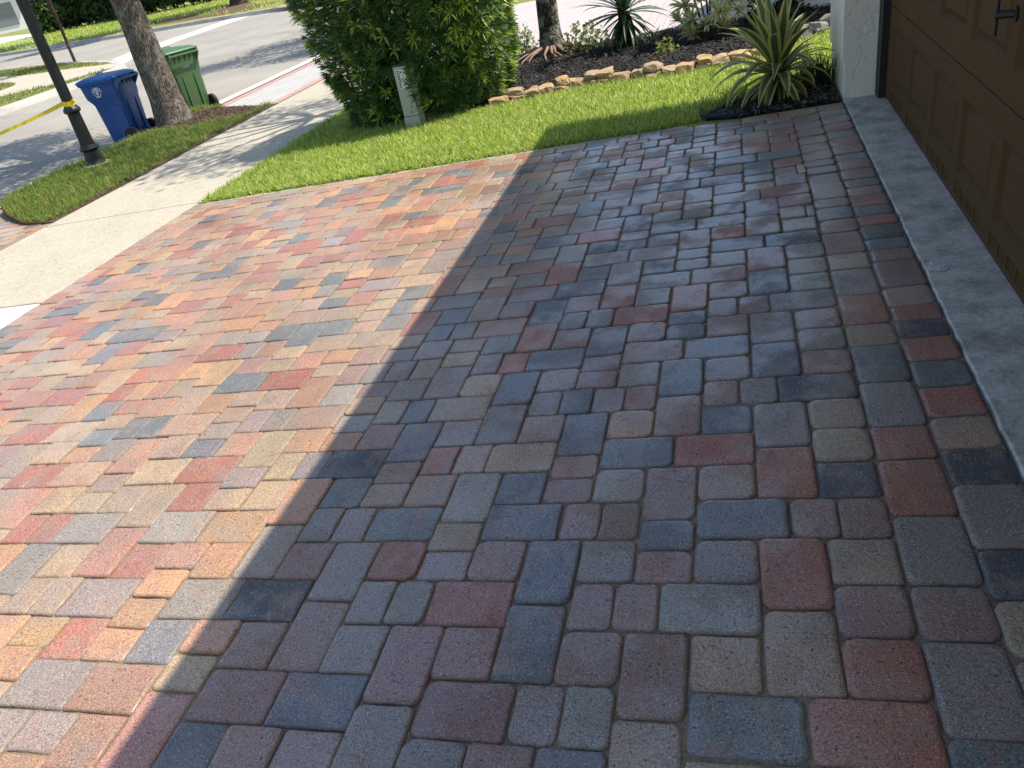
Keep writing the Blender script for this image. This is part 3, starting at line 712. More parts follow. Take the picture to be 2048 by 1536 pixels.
# ------------------------------------------------------------------ vegetation helpers
def in_poly(x, y, poly):
    r = np.zeros(len(x), bool); n = len(poly)
    for i in range(n):
        x1, y1 = poly[i]; x2, y2 = poly[(i+1) % n]
        c = ((y1 > y) != (y2 > y)) & (x < (x2-x1)*(y-y1)/((y2-y1) if y2 != y1 else 1e-9)+x1); r ^= c
    return r
def sample_poly(poly, n):
    P = np.array(poly); lo, hi = P.min(0), P.max(0); out = np.zeros((0, 2))
    while len(out) < n:
        q = RNG.uniform(lo, hi, (n*2, 2)); out = np.concatenate([out, q[in_poly(q[:, 0], q[:, 1], poly)]])
    return out[:n]
def blade_mesh(name, pos, L, W, col, mat, lean=0.45, tipcol=None):
    n = len(pos); az = RNG.uniform(0, 2*np.pi, n); ln = np.abs(RNG.normal(lean, 0.28, n)); bend = RNG.uniform(0.2, 0.9, n)
    d = np.stack([np.cos(az), np.sin(az), np.zeros(n)], 1); s = np.stack([-np.sin(az), np.cos(az), np.zeros(n)], 1); up = np.array([0, 0, 1.0])
    a1 = ln[:, None]; L = L[:, None]; W = W[:, None]
    midp = pos+L*0.55*(np.sin(a1)*d+np.cos(a1)*up)
    a2 = a1+bend[:, None]; tip = midp+L*0.5*(np.sin(a2)*d+np.cos(a2)*up)
    V = np.stack([pos-s*W*.5, pos+s*W*.5, midp-s*W*.42, midp+s*W*.42, tip], 1).reshape(-1, 3)
    b = np.arange(n)[:, None]*5
    quads = b+np.array([0, 1, 3, 2]); tris = b+np.array([2, 3, 4])
    C = np.repeat(col, 5, 0)
    return np_mesh(name, V, [quads, tris], mat, C)
def grass_cols(n, xy, base=((0.24,0.36,0.05),(0.42,0.51,0.09),(0.63,0.59,0.26)), w=(0.45,0.38,0.17)):
    k = RNG.choice(3, n, p=w); c = np.array(base)[k]
    pn = np.array([mnoise.noise(Vector((x*1.4, y*1.4, 0.3))) for x, y in xy[::7]]); pn = np.repeat(pn, 7)[:n]
    return c*(1+0.35*pn[:, None])*RNG.uniform(0.75, 1.2, (n, 1))
def grass(name, poly, n, zf, Lr, Wr, label, keep=None, **kw):
    xy = sample_poly(poly, n)
    if keep is not None: xy = xy[keep(xy[:, 0], xy[:, 1])]
    n = len(xy); pos = np.column_stack([xy, zf(xy[:, 0])])
    o = obj(name, blade_mesh(name, pos, RNG.uniform(*Lr, n), RNG.uniform(*Wr, n), grass_cols(n, xy, **kw), M_GRASS))
    return tag(o, label, 'grass', None, 'stuff')
def vnoise(x, y, s, seed=0.0): return np.array([mnoise.noise(Vector((a*s, b*s, seed))) for a, b in zip(x, y)])
LAWN_G = [(-4.42, 5.70), (-1.7, 5.77), (-0.25, 5.72), (-0.25, 5.92), (-0.13, 6.1), (0.12, 6.32), (0.45, 6.42), (0.65, 6.42), (0.9, 8.15)]+[(x, y-.05) for x, y in BED_FRONT[:-2]][::-1]+[(-2.6, 7.5), (-3.9, 7.55), (-3.95, 8.6), (-2.9, 8.8), (-2.9, 10.1), (-4.42, 10.5)]
grass('lawn_grass', LAWN_G, 72000, lambda x: zs_np(x)-.008, (0.035, 0.082), (0.0045, 0.0085), 'bright green lawn between the driveway and the stone edged bed',
      keep=lambda x, y: ~((x > -3.85) & (x < -2.3) & (y > 7.5) & (y < 8.5)))
# ragged runners leaning over the edging
xy = np.column_stack([RNG.uniform(-4.42, -0.45, 4600), np.zeros(4600)]); xy[:, 1] = 5.725+0.0137*(xy[:, 0]+0.45)+np.abs(RNG.normal(0, .035, 4600))-.045*(RNG.uniform(0, 1, 4600) < .35)
n = len(xy); tag(obj('lawn_edge_grass', blade_mesh('lawn_edge_grass', np.column_stack([xy, zs_np(xy[:, 0])-.004]), RNG.uniform(.04, .085, n), RNG.uniform(.004, .008, n), grass_cols(n, xy), M_GRASS, 0.9)), 'short grass runners creeping over the edge of the driveway', 'grass', None, 'stuff')
def verge_keep(x, y):
    d = np.hypot((x+7.45)/1.15, (y-10.05)/0.62)
    return (d+0.25*vnoise(x, y, 3.0) > 0.95) & ~((np.hypot(x+7.45, y-7.95) < 0.2)) & (x < -6.24-0.05*vnoise(x, y, 5, 4.0))
grass('verge_grass', [(x+.02, y) for x, y in VERGE], 32000, lambda x: np.full(len(x), -0.248), (0.04, 0.09), (0.005, 0.009), 'green grass strip between sidewalk and street around the lamp post', keep=verge_keep, base=((0.13,0.21,0.03),(0.22,0.30,0.05),(0.38,0.34,0.13)), w=(0.5, 0.34, 0.16))  # duller than the lawn, tree shade put into the blade colours
MIDG = [(-16.35, 10), (-16.4, 17), (-16.45, 18.8), (-16.9, 20.4), (-18.5, 21.8), (-20, 22.9), (-21.5, 23.9), (-28, 27.0), (-30, 26), (-24, 20), (-20, 12), (-19, 10)]
PATH = [(-17.2, 21.1), (-16.7, 20.1), (-17.1, 19.2), (-17.3, 18.3), (-17.9, 17.95), (-18.5, 17.5), (-18.9, 10), (-20.3, 10), (-19.9, 18.9), (-20.2, 19.8), (-20.6, 20.35), (-21.5, 21.0), (-22.5, 21.5), (-40, 29.5), (-40, 31), (-22.9, 22.9), (-21.8, 22.5), (-20.6, 22.2), (-19.3, 21.8), (-18.3, 21.4)]
DRY = dict(base=((0.09,0.16,0.025),(0.17,0.22,0.045),(0.28,0.25,0.10)), w=(0.4, 0.35, 0.25))
grass('corner_grass', MIDG, 16000, lambda x: np.full(len(x), -0.28), (0.06, 0.13), (0.012, 0.024), 'patchy grass on the corner across the street', keep=lambda x, y: ~in_poly(x, y, PATH) & (vnoise(x, y, 0.9) > -0.35), **DRY)
FARG = [(-56, 52), (-44, 43), (-37.2, 39.1), (-34, 38.4), (-29, 36.5), (-26, 35.9), (-20, 34.2), (-17, 40), (-34, 60), (-50, 62)]
grass('far_grass', FARG, 20000, lambda x: np.full(len(x), -0.27), (0.10, 0.22), (0.03, 0.06), 'shaded lawn below the far hedge', keep=lambda x, y: ~((x > -32) & (y < 43+0.5*(x+28)) & (y < 46) & (vnoise(x, y, .5) > -.25)))

# mulch chips
def chips(name, poly, n, zf, label, cols, sz=(0.012, 0.05)):
    xy = sample_poly(poly, n); n = len(xy); pos = np.column_stack([xy, zf(xy[:, 0])+RNG.uniform(0.0, .022, n)])
    az = RNG.uniform(0, 6.28, n); el = RNG.normal(0, .35, n); L = RNG.uniform(*sz, n)[:, None]; W = L*RNG.uniform(.15, .4, (n, 1))
    d = np.stack([np.cos(az)*np.cos(el), np.sin(az)*np.cos(el), np.sin(el)], 1); s = np.stack([-np.sin(az), np.cos(az), RNG.normal(0, .3, n)], 1)
    u = np.cross(d, s)*W*.4
    V = np.stack([pos-d*L*.5-s*W*.5, pos+d*L*.5-s*W*.35, pos+d*L*.5+s*W*.35, pos-d*L*.5+s*W*.5, pos+u], 1).reshape(-1, 3)
    b = np.arange(n)[:, None]*5
    T = np.concatenate([b+np.array(t) for t in ((0,1,4),(1,2,4),(2,3,4),(3,0,4))])
    c = np.array(cols)[RNG.integers(0, len(cols), n)]*RNG.uniform(.6, 1.3, (n, 1))
    mt = M_CHIP
    return tag(obj(name, np_mesh(name, V, [T], mt, np.repeat(c, 5, 0))), label, 'mulch', None, 'stuff')
def chip_mat():
    mt, nt, N, L, b = new_mat('wood chips'); a = N.new('ShaderNodeAttribute'); a.attribute_name = 'col'
    L.new(a.outputs['Color'], b.inputs['Base Color']); b.inputs['Roughness'].default_value = 0.8; return mt
M_CHIP = chip_mat()
BLK = [(0.012,0.011,0.010),(0.018,0.016,0.015),(0.027,0.023,0.021),(0.008,0.007,0.007),(0.014,0.013,0.012),(0.012,0.011,0.010),(0.018,0.016,0.015),(0.10,0.075,0.05)]
chips('mulch_chips', [(x, y+.06) for x, y in BED_FRONT]+[(1.6, 9.3)]+BED_BACK[1:], 16000, lambda x: zs_np(x)+.036, 'black shredded mulch covering the stone edged bed', BLK)
chips('agave_mulch_chips', [(-0.21, 5.76), (0.0, 5.69), (0.65, 5.69), (0.65, 6.33), (0.45, 6.36), (0.15, 6.28), (-0.1, 6.07)], 2400, lambda x: zs_np(x)-.004, 'dark mulch and litter under the striped agave', BLK[:3]+[(0.14,0.11,0.08),(0.24,0.20,0.15),(0.10,0.08,0.06)])
xy_m = [(-8.0, 10.3), (-7.9, 9.75), (-7.5, 9.55), (-6.7, 9.4), (-6.25, 9.3), (-6.25, 10.1), (-7.0, 10.45), (-7.5, 10.65)]
chips('oak_mulch_chips', xy_m, 4500, lambda x: np.full(len(x), -0.24), 'brown bark mulch around the foot of the oak', [(0.05,0.03,0.02),(0.09,0.055,0.035),(0.15,0.10,0.065),(0.03,0.02,0.015)])
chips('edge_litter', [(-6.24, 6.0), (-6.17, 6.0), (-6.17, 10.1), (-6.27, 10.1)], 1500, lambda x: np.full(len(x), -0.243), 'dark soil and litter along the edge of the sidewalk', [(0.06,0.04,0.03),(0.12,0.09,0.06)], (.008, .03))
ed = MB(); pts = [(-0.25, 5.98), (-0.255, 5.86), (-0.22, 5.75), (-0.1, 5.695), (0.02, 5.672)]
ed.tube([(x, y, zs(x)+.022) for x, y in pts], [.014]*5, 6); tag(ed.build('garden_edging', M_RUBBER), 'black plastic garden edging curving round the agave bed', 'edging')

# ------------------------------------------------------------------ sword-leaved plants
def sword_leaf(name, L, W, a0, bend, mats, seg=9, fold=0.25, margin=0.55, twist=0.0, pw=1.4):
    """leaf growing along local +X, a0 = start elevation, bend = total droop (radians)"""
    mb = MB(); rows = []; x = z = 0.0
    for k in range(seg+1):
        t = k/seg; a = a0-bend*t**pw
        w = W*(0.62+0.75*t-0.55*t*t)*min(1, (1-t)**0.75*1.9) if t < 1 else 0.001
        ca, sa = math.cos(a), math.sin(a)
        r = []
        for u in (-1, -margin, margin, 1):
            h = fold*w*abs(u)*0.5
            r.append((x-sa*h, u*w*0.5+twist*t*t, z+ca*h))
        rows.append(r); x += L/seg*ca; z += L/seg*sa
    for k in range(seg):
        for c in range(3):
            mb.add([rows[k][c], rows[k][c+1], rows[k+1][c+1], rows[k+1][c]], [(0,1,2,3)], 1 if (c != 1 and len(mats) > 1) else 0)
    return mb.mesh(name, mats, True)
def leaf_obj(me, parent, loc, az, roll=0.0):
    o = obj('leaf', me, parent, loc); o.rotation_euler = (roll, 0, az); return o
ag = tag(empty('agave', (0.28, 6.10, zs(0.28)+.03)), 'dark green agave with yellow leaf margins against the off-white pillar', 'agave')
rg_ = random.Random(21)
mb = MB(); mb.lathe([(0.03, -.02), (0.055, .05), (0.06, .12), (0.04, .17)], 10); mb.build('stem', M_BARKD, ag)
AG = []
for ring, (a0, bend, L, n, W, zb) in enumerate([(1.45, .25, .50, 6, .084, .17), (1.2, .5, .54, 9, .09, .165), (0.95, .9, .55, 11, .09, .15), (0.7, 1.2, .53, 13, .088, .13), (0.4, 1.35, .50, 13, .085, .11), (0.05, 1.3, .44, 12, .08, .09), (-0.35, .8, .32, 9, .06, .07)]):
    ms = [sword_leaf('leaf', L*rg_.uniform(.9, 1.1), W, a0+rg_.uniform(-.1, .1), bend*rg_.uniform(.8, 1.25), [M_AGREEN, M_AYELL], 9, .35, .5, rg_.uniform(-.03, .03)) for _ in range(3)]
    for k in range(n):
        az = 2*math.pi*(k+0.5*(ring % 2)+rg_.uniform(-.25, .25))/n
        o = leaf_obj(rg_.choice(ms), ag, (.02*math.cos(az), .02*math.sin(az), zb), az, rg_.uniform(-.25, .25)); s = rg_.uniform(.88, 1.1)
        if math.cos(az) > .6: s = min(s, .8)
        o.scale = (s, s, s)
yu = tag(empty('yucca', (-1.17, 9.22, zs(-1.17)+.03)), 'dark green spiky yucca with drooping sword leaves in the bed', 'yucca')
mb = MB(); mb.tube([(0, 0, -.05), (.01, 0, .2), (-.02, .02, .6), (-.05, .03, 1.3)], [.055, .045, .035, .03], 9); mb.tube([(.1, .02, -.05), (.08, .0, .18), (.05, -.02, .35)], [.05, .045, .035], 8); mb.build('trunk', M_BARKD, yu)
for ring, (a0, bend, L, n, zb) in enumerate([(1.2, .5, .48, 8, .40), (.75, .6, .55, 12, .38), (.35, .6, .58, 14, .36), (-.05, .6, .55, 14, .34), (-.5, .6, .45, 14, .31), (-.95, .3, .36, 12, .27), (1.1, .6, .5, 9, 1.3), (.4, .6, .5, 9, 1.28)]):
    ms = [sword_leaf('leaf', L*rg_.uniform(.85, 1.1), .05, a0+rg_.uniform(-.15, .15), bend*rg_.uniform(.5, 1.3), [M_YUCCA], 6, .4, .5, rg_.uniform(-.04, .04)) for _ in range(3)]
    for k in range(n):
        az = 2*math.pi*(k+rg_.uniform(-.4, .4))/n
        leaf_obj(rg_.choice(ms), yu, (.02*math.cos(az)+(.03 if zb < 1 else -.05), .02*math.sin(az), zb), az, rg_.uniform(-.3, .3))
yy = tag(empty('young_yucca', (-0.84, 8.98, zs(-.84)+.03)), 'small young yucca sprouting beside the big spiky yucca', 'yucca')
for k in range(9):
    me = sword_leaf('leaf', rg_.uniform(.16, .26), .022, rg_.uniform(.7, 1.35), .4, [M_YUCCA], 5, .4, .5); leaf_obj(me, yy, (0, 0, 0), k*2.4)
# variegated dracaena: rosettes on short canes
def rosette(name, n, L, W, mats, seed):
    r = random.Random(seed); V = MB()
    for k in range(n):
        a0 = r.uniform(-.2, 1.2); me = sword_leaf('tmp', L*r.uniform(.8, 1.1), W, a0, r.uniform(.4, 1.0), mats, 4, .3, .45)
        R = Matrix.Rotation(2.399*k, 4, 'Z')
        vs = [R @ v.co for v in me.vertices]
        b = len(V.v); V.v += [tuple(v) for v in vs]
        for p in me.polygons: V.f.append(tuple(b+i for i in p.vertices)); V.m.append(p.material_index)
        bpy.data.meshes.remove(me)
    return V.mesh(name, mats, True)
dr = tag(empty('variegated_dracaena', (-0.24, 8.78, zs(-.24)+.03)), 'cream striped dracaena bush with starry rosettes behind the stones', 'dracaena')
RS = [rosette('leaf_rosette', 26, .16, .036, [M_PGREEN, M_PALE], s) for s in range(4)]
tips = [(-.16,-.12,.20),(-.02,-.14,.16),(.10,-.12,.24),(-.24,-.02,.33),(-.08,-.1,.36),(.08,-.05,.40),(.2,-.02,.32),(-.18,-.1,.07),(.14,-.14,.10),(.28,-.04,.22),(-.3,.02,.2),(.0,.05,.52),(-.2,.06,.55),(.18,.06,.55),(.3,.05,.45),(-.05,.1,.68),(.12,.12,.72),(-.32,.05,.48)]
mb = MB()
for (x, y, z) in tips: mb.tube([(x*.15, y*.15, -.02), (x*.6, y*.6, z*.5), (x, y, z)], [.014, .011, .008], 5)
mb.build('canes', M_BARKD, dr)
for q, t in enumerate(tips):
    o = obj('leaf_rosette', RS[q % 4], dr, t); o.rotation_euler = (rg_.uniform(-.5, .5)-t[1]*1.5, rg_.uniform(-.4, .4)+t[0]*1.5, rg_.uniform(0, 6)); s = rg_.uniform(.85, 1.15); o.scale = (s, s, s)

# ------------------------------------------------------------------ leafy masses
def leaf_cloud(name, cen, nrm, L, W, n_per, col, mat, parent=None, spread=1.0):
    """whorls: every centre carries n_per narrow leaves fanning about its normal"""
    n = len(cen); C = np.repeat(cen, n_per, 0); Nn = np.repeat(nrm, n_per, 0); K = np.repeat(col, n_per, 0)
    N2 = len(C); rnd = RNG.normal(0, 1, (N2, 3)); t = rnd-(rnd*Nn).sum(1, keepdims=True)*Nn; t /= np.linalg.norm(t, axis=1, keepdims=True)+1e-6
    a = RNG.uniform(0.15, 1.25, (N2, 1))*spread
    d = np.cos(a)*Nn+np.sin(a)*t; s = np.cross(d, Nn); s /= np.linalg.norm(s, axis=1, keepdims=True)+1e-6
    LL = np.repeat(L, n_per)[:, None]*RNG.uniform(.7, 1.1, (N2, 1)); WW = np.repeat(W, n_per)[:, None]
    mid_ = C+d*LL*.55; tip = C+d*LL+np.array([0, 0, -1.0])*LL*.12
    V = np.stack([C, mid_-s*WW*.5, mid_+s*WW*.5, tip], 1).reshape(-1, 3)
    b = np.arange(N2)[:, None]*4; T = np.concatenate([b+np.array([0, 1, 2]), b+np.array([2, 1, 3])])
    K = K*RNG.uniform(.75, 1.25, (N2, 1))
    return obj(name, np_mesh(name, V, [T], mat, np.repeat(K, 4, 0)), parent)
# big podocarpus shrub
hd = tag(empty('clipped_shrub', (-3.05, 7.85, zs(-3.05))), 'large clipped evergreen shrub with narrow whorled leaves by the sidewalk', 'shrub')
def shrub_pts(n, cx, cy, hx, hy, z0, z1, shell=0.35):
    th = RNG.uniform(0, 2*np.pi, n); p = 3.2
    sx = np.sign(np.cos(th))*np.abs(np.cos(th))**(2/p); sy = np.sign(np.sin(th))*np.abs(np.sin(th))**(2/p)
    z = RNG.uniform(0, 1, n); r = 1-shell*RNG.uniform(0, 1, n)**1.7
    top = RNG.uniform(0, 1, n) < 0.22; r = np.where(top, np.sqrt(RNG.uniform(0, 1, n)), r); z = np.where(top, 1-.12*RNG.uniform(0, 1, n)**2, z)
    pr = 0.80+0.26*np.sin(np.clip(z, 0, 1)*2.2)-0.18*np.clip(z-.85, 0, 1)*3
    bump_ = 1+0.07*np.array([mnoise.noise(Vector((a*2.2, b*2.2, c*3.5))) for a, b, c in zip(sx, sy, z)])
    k = r*pr*bump_
    P = np.stack([cx+hx*sx*k, cy+hy*sy*k, z0+(z1-z0)*z], 1)
    N_ = np.stack([sx/hx, sy/hy, np.where(top, 1.6, .25)], 1); N_ /= np.linalg.norm(N_, axis=1, keepdims=True)
    return P, N_, r, z
P, Nn, r, z = shrub_pts(9800, -3.04, 7.93, 0.96, 0.68, -0.16, 1.75, 0.75)
keep = ~((np.abs(P[:, 0]+2.95) < .12) & (P[:, 1] < 7.45) & (P[:, 2] < 0.50))
P, Nn, r, z = P[keep], Nn[keep], r[keep], z[keep]
# sprigs growing forward past the right edge of the pedestal
ex = np.column_stack([RNG.uniform(-2.89, -2.76, 26), RNG.uniform(7.05, 7.22, 26), RNG.uniform(-.05, .44, 26)])
P = np.concatenate([P, ex]); Nn = np.concatenate([Nn, np.tile([[-.35, -.85, .4]], (26, 1))])
new = RNG.uniform(0, 1, len(P)) < 0.11+0.18*(P[:, 0] > -2.4)  # pale new growth; extra on the right puts sunlight into the leaf colour
colr = np.where(new[:, None], np.array([[.36, .47, .07]]), np.array([[.065, .145, .028]])); colr = colr*(0.75+0.5*RNG.uniform(0, 1, (len(P), 1)))
lf = leaf_cloud('foliage', P, Nn, np.where(new, .115, .10), np.where(new, .013, .0105), 13, colr, M_LEAF, hd, 1.0)
lf.matrix_parent_inverse = Matrix.Translation(-hd.location)
mb = MB()
for q in range(16):
    x, y = rg_.uniform(-3.75, -2.4), rg_.uniform(7.55, 8.3); x2, y2 = -3.05+(x+3.05)*1.2, 7.93+(y-7.93)*1.2
    mb.tube([(x, y, -.2), ((x+x2)/2+rg_.uniform(-.08, .08), (y+y2)/2, .6), (x2, y2, 1.5)], [.012, .009, .005], 5)
st = mb.build('stems', M_BARKD, hd); st.matrix_parent_inverse = Matrix.Translation(-hd.location)

def small_bush(name, label, cx, cy, R, H, nw, cols, lsz, cat='bush', flowers=None, group=None):
    t = tag(empty(name, (cx, cy, zs(cx)+.03)), label, cat, group)
    v = RNG.normal(0, 1, (nw, 3)); v /= np.linalg.norm(v, axis=1, keepdims=True); v[:, 2] = np.abs(v[:, 2])
    rr_ = RNG.uniform(.25, 1, (nw, 1))**.6
    P = v*rr_*np.array([R, R, H])
    c = np.array(cols)[RNG.integers(0, len(cols), nw)]
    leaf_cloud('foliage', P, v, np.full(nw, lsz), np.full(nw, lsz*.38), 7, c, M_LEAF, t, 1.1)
    mb = MB()
    for q in range(10):
        p = P[RNG.integers(0, nw)]; mb.tube([(p[0]*.15, p[1]*.15, -.03), (p[0]*.6, p[1]*.6, p[2]*.5), tuple(p)], [.005, .004, .002], 4)
    mb.build('twigs', M_BARKD, t)
    if flowers:
        for q in range(flowers):
            p = P[RNG.integers(0, nw)]*1.05; fm = MB()
            for a in range(5):
                an = a*1.257; fm.add([(0,0,0), (.012*math.cos(an-.5), .012*math.sin(an-.5), .004), (.018*math.cos(an), .018*math.sin(an), .006), (.012*math.cos(an+.5), .012*math.sin(an+.5), .004)], [(0,1,2,3)])
            o = fm.build('flower', M_FLOWER, t, loc=tuple(p)); o.rotation_euler = (rg_.uniform(-1, 1), rg_.uniform(-1, 1), 0)
    return t
M_FLOWER = simple_mat('pale blue petals', (0.30, 0.36, 0.70), 0.6)
small_bush('flowering_bush', 'airy pale green bush left of the mottled tree trunk', -2.5, 10.02, .2, .33, 130, [(.20,.28,.08),(.13,.2,.05),(.3,.34,.14)], .045)
small_bush('flowering_bush', 'airy pale green bush with small blue flowers right of the mottled trunk', -1.66, 9.6, .3, .3, 210, [(.20,.28,.08),(.13,.2,.05),(.3,.34,.14)], .045, flowers=14)
small_bush('seedling_bush', 'thin yellow green seedling in the mulch below the dracaena', -0.66, 8.42, .13, .17, 46, [(.36,.38,.10),(.24,.28,.07)], .035)
small_bush('seedling_bush', 'dim twiggy seedling at the back edge of the mulch', -0.75, 8.85, .16, .16, 40, [(.12,.16,.05),(.2,.22,.09)], .03, flowers=5)
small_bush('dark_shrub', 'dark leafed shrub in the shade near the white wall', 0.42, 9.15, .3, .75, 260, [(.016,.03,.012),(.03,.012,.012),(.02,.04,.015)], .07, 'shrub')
for q, (x, y) in enumerate([(0.50, 6.42), (0.60, 6.25)]):
    xy = np.column_stack([RNG.normal(x, .06, 130), RNG.normal(y, .05, 130)]); n = len(xy)
    tag(obj('tall_grass_tuft', blade_mesh('tall_grass_tuft', np.column_stack([xy, np.full(n, zs(x))]), RNG.uniform(.12, .3, n), RNG.uniform(.005, .009, n), np.tile([[.05, .09, .02]], (n, 1))*RNG.uniform(.5, 1.3, (n, 1)), M_GRASS, .35)),
        ['tuft of long dark grass behind the agave by the pillar', 'tuft of long grass at the foot of the off-white pillar'][q], 'grass tuft')

# ------------------------------------------------------------------ stones round the bed
def stone_mesh(seed, sx, sy, sz_):
    r = random.Random(seed); bm = bmesh.new(); bmesh.ops.create_cube(bm, size=1.0)
    bmesh.ops.subdivide_edges(bm, edges=bm.edges[:], cuts=2, use_grid_fill=True)
    off = Vector((r.uniform(0, 50), r.uniform(0, 50), r.uniform(0, 50)))
    for v in bm.verts:
        c = v.co.copy(); k = 1-0.3*max(0, (abs(c.x)+abs(c.y)+abs(c.z)-.8)); c *= k
        c += mnoise.noise_vector(c*1.6+off)*.2 + mnoise.noise_vector(c*4+off)*.07
        v.co = Vector((c.x*sx, c.y*sy, c.z*sz_))
    me = bpy.data.meshes.new('stone'); bm.to_mesh(me); bm.free(); me.materials.append(M_STONE); return me
border = tag(empty('stone_border', (-1.1, 7.55, zs(-1.1))), 'low border of stacked golden stones along the front of the mulch bed', 'stone border')
acc = [0.0]
for a, b in zip(BED_FRONT[:-1], BED_FRONT[1:]): acc.append(acc[-1]+math.dist(a, b))
def along(d):
    for q in range(len(acc)-1):
        if d <= acc[q+1]:
            t = (d-acc[q])/(acc[q+1]-acc[q]); a, b = BED_FRONT[q], BED_FRONT[q+1]
            return a[0]+(b[0]-a[0])*t, a[1]+(b[1]-a[1])*t, math.atan2(b[1]-a[1], b[0]-a[0])
    return (*BED_FRONT[-1], 0)
d = 0.22; q = 0
for w, two in ((.2,0),(.16,1),(.14,0),(.15,0),(.13,1),(.17,0),(.13,1),(.14,1),(.19,0),(.15,0),(.15,1),(.14,0),(.17,0),(.13,1),(.16,0),(.19,0),(.15,0),(.13,0)):
    x, y, a = along(d+w/2); q += 1
    hgt = rg_.uniform(.07, .095) if not two else .06
    for lev in range(2 if two else 1):
        o = obj('stone', stone_mesh(q*7+lev, w*rg_.uniform(.95, 1.1), rg_.uniform(.15, .2), hgt*1.15), border)
        o.location = (x+1.1+rg_.uniform(-.02, .02), y-7.55+lev*.025, zs(x)-zs(-1.1)+hgt*.34+lev*.058); o.rotation_euler = (rg_.uniform(-.12, .12), rg_.uniform(-.14, .14), a+rg_.uniform(-.12, .12))
    d += w*.98
for w, x, y, s_ in ((.22,.55,8.02,.14),(.2,.72,8.2,.1),(.16,.42,7.82,.06),(.2,.85,8.36,.12)):
    q += 1; me = stone_mesh(q*7, w, w*.7, s_); me.materials[0] = M_STONEG; o = obj('stone', me, border); o.location = (x+1.1, y-7.55, zs(x)-zs(-1.1)+s_*.4); o.rotation_euler = (0, .1, rg_.uniform(0, 3))
back = tag(empty('stone_border', (-0.2, 9.6, zs(-.2))), 'line of flat grey stones between mulch bed and pink driveway', 'stone border')
for k_ in range(11):
    x = -1.35+k_*.2; t = (x+1.35)/2.2; y = 9.72-0.3*t; q += 1
    me = stone_mesh(q*7, .21, .1, .06); me.materials[0] = M_STONEG; o = obj('stone', me, back); o.location = (x+.2, y-9.6, zs(x)-zs(-.2)+.045); o.rotation_euler = (0, rg_.uniform(-.1, .1), -.13+rg_.uniform(-.1, .1))

# ------------------------------------------------------------------ trees
def crown_mesh(name, lobes, n, lsz, cols, mat, parent, holes=0.0):
    """leaf-sized faces gathered into many small clumps inside the lobes (centre, radii)"""
    cen = []; per = 26; ncl = n//per
    w = np.array([l[1][0]*l[1][1]*l[1][2] for l in lobes]); w = w/w.sum()
    idx = RNG.choice(len(lobes), ncl, p=w)
    L = np.array([l[0] for l in lobes])[idx]; Rr = np.array([l[1] for l in lobes])[idx]
    v = RNG.normal(0, 1, (ncl, 3)); v /= np.linalg.norm(v, axis=1, keepdims=True); v *= RNG.uniform(.3, 1, (ncl, 1))**.5
    cc = L+v*Rr
    C = np.repeat(cc, per, 0)+RNG.normal(0, 1, (ncl*per, 3))*np.array([.22, .22, .13])*(lsz/.09)**.5
    N2 = len(C); d = RNG.normal(0, 1, (N2, 3)); d /= np.linalg.norm(d, axis=1, keepdims=True); s = np.cross(d, RNG.normal(0, 1, (N2, 3))); s /= np.linalg.norm(s, axis=1, keepdims=True)+1e-6
    S = RNG.uniform(.7, 1.3, (N2, 1))*lsz
    V = np.stack([C-d*S*.55, C-s*S*.28, C+d*S*.55, C+s*S*.28], 1).reshape(-1, 3)
    Q = np.arange(N2)[:, None]*4+np.array([0, 1, 2, 3])
    K = np.array(cols)[RNG.integers(0, len(cols), ncl)]; K = np.repeat(K, per, 0)*RNG.uniform(.7, 1.3, (N2, 1))
    return obj(name, np_mesh(name, V, [Q], mat, np.repeat(K, 4, 0)), parent)
def trunk_mesh(path, radii, n, mat, seed, rough=.07, flare=None):
    rings = []; off = seed*3.7
    P = [Vector(p) for p in path]
    for k, p in enumerate(P):
        rg = []
        for i in range(n):
            a = 2*math.pi*i/n; r = radii[k]*(1+rough*mnoise.noise(Vector((math.cos(a)*1.5+off, math.sin(a)*1.5, p.z*1.3)))+.5*rough*mnoise.noise(Vector((math.cos(a)*5, math.sin(a)*5+off, p.z*4))))
            if flare and k < len(flare): r += flare[k]*max(0, math.cos(a*5+seed))*.6
            rg.append((p.x+r*math.cos(a), p.y+r*math.sin(a), p.z))
        rings.append(rg)
    mb = MB(); mb.loft(rings, True); return mb
OAKC = [(.035,.075,.018),(.05,.10,.02),(.07,.12,.03),(.03,.06,.016)]
def dense(path, radii, m=6):
    op, orr = [], []
    for k in range(len(path)-1):
        for t in range(m):
            u = t/m; op.append(tuple(path[k][c]*(1-u)+path[k+1][c]*u for c in range(3))); orr.append(radii[k]*(1-u)+radii[k+1]*u)
    return op+[path[-1]], orr+[radii[-1]]
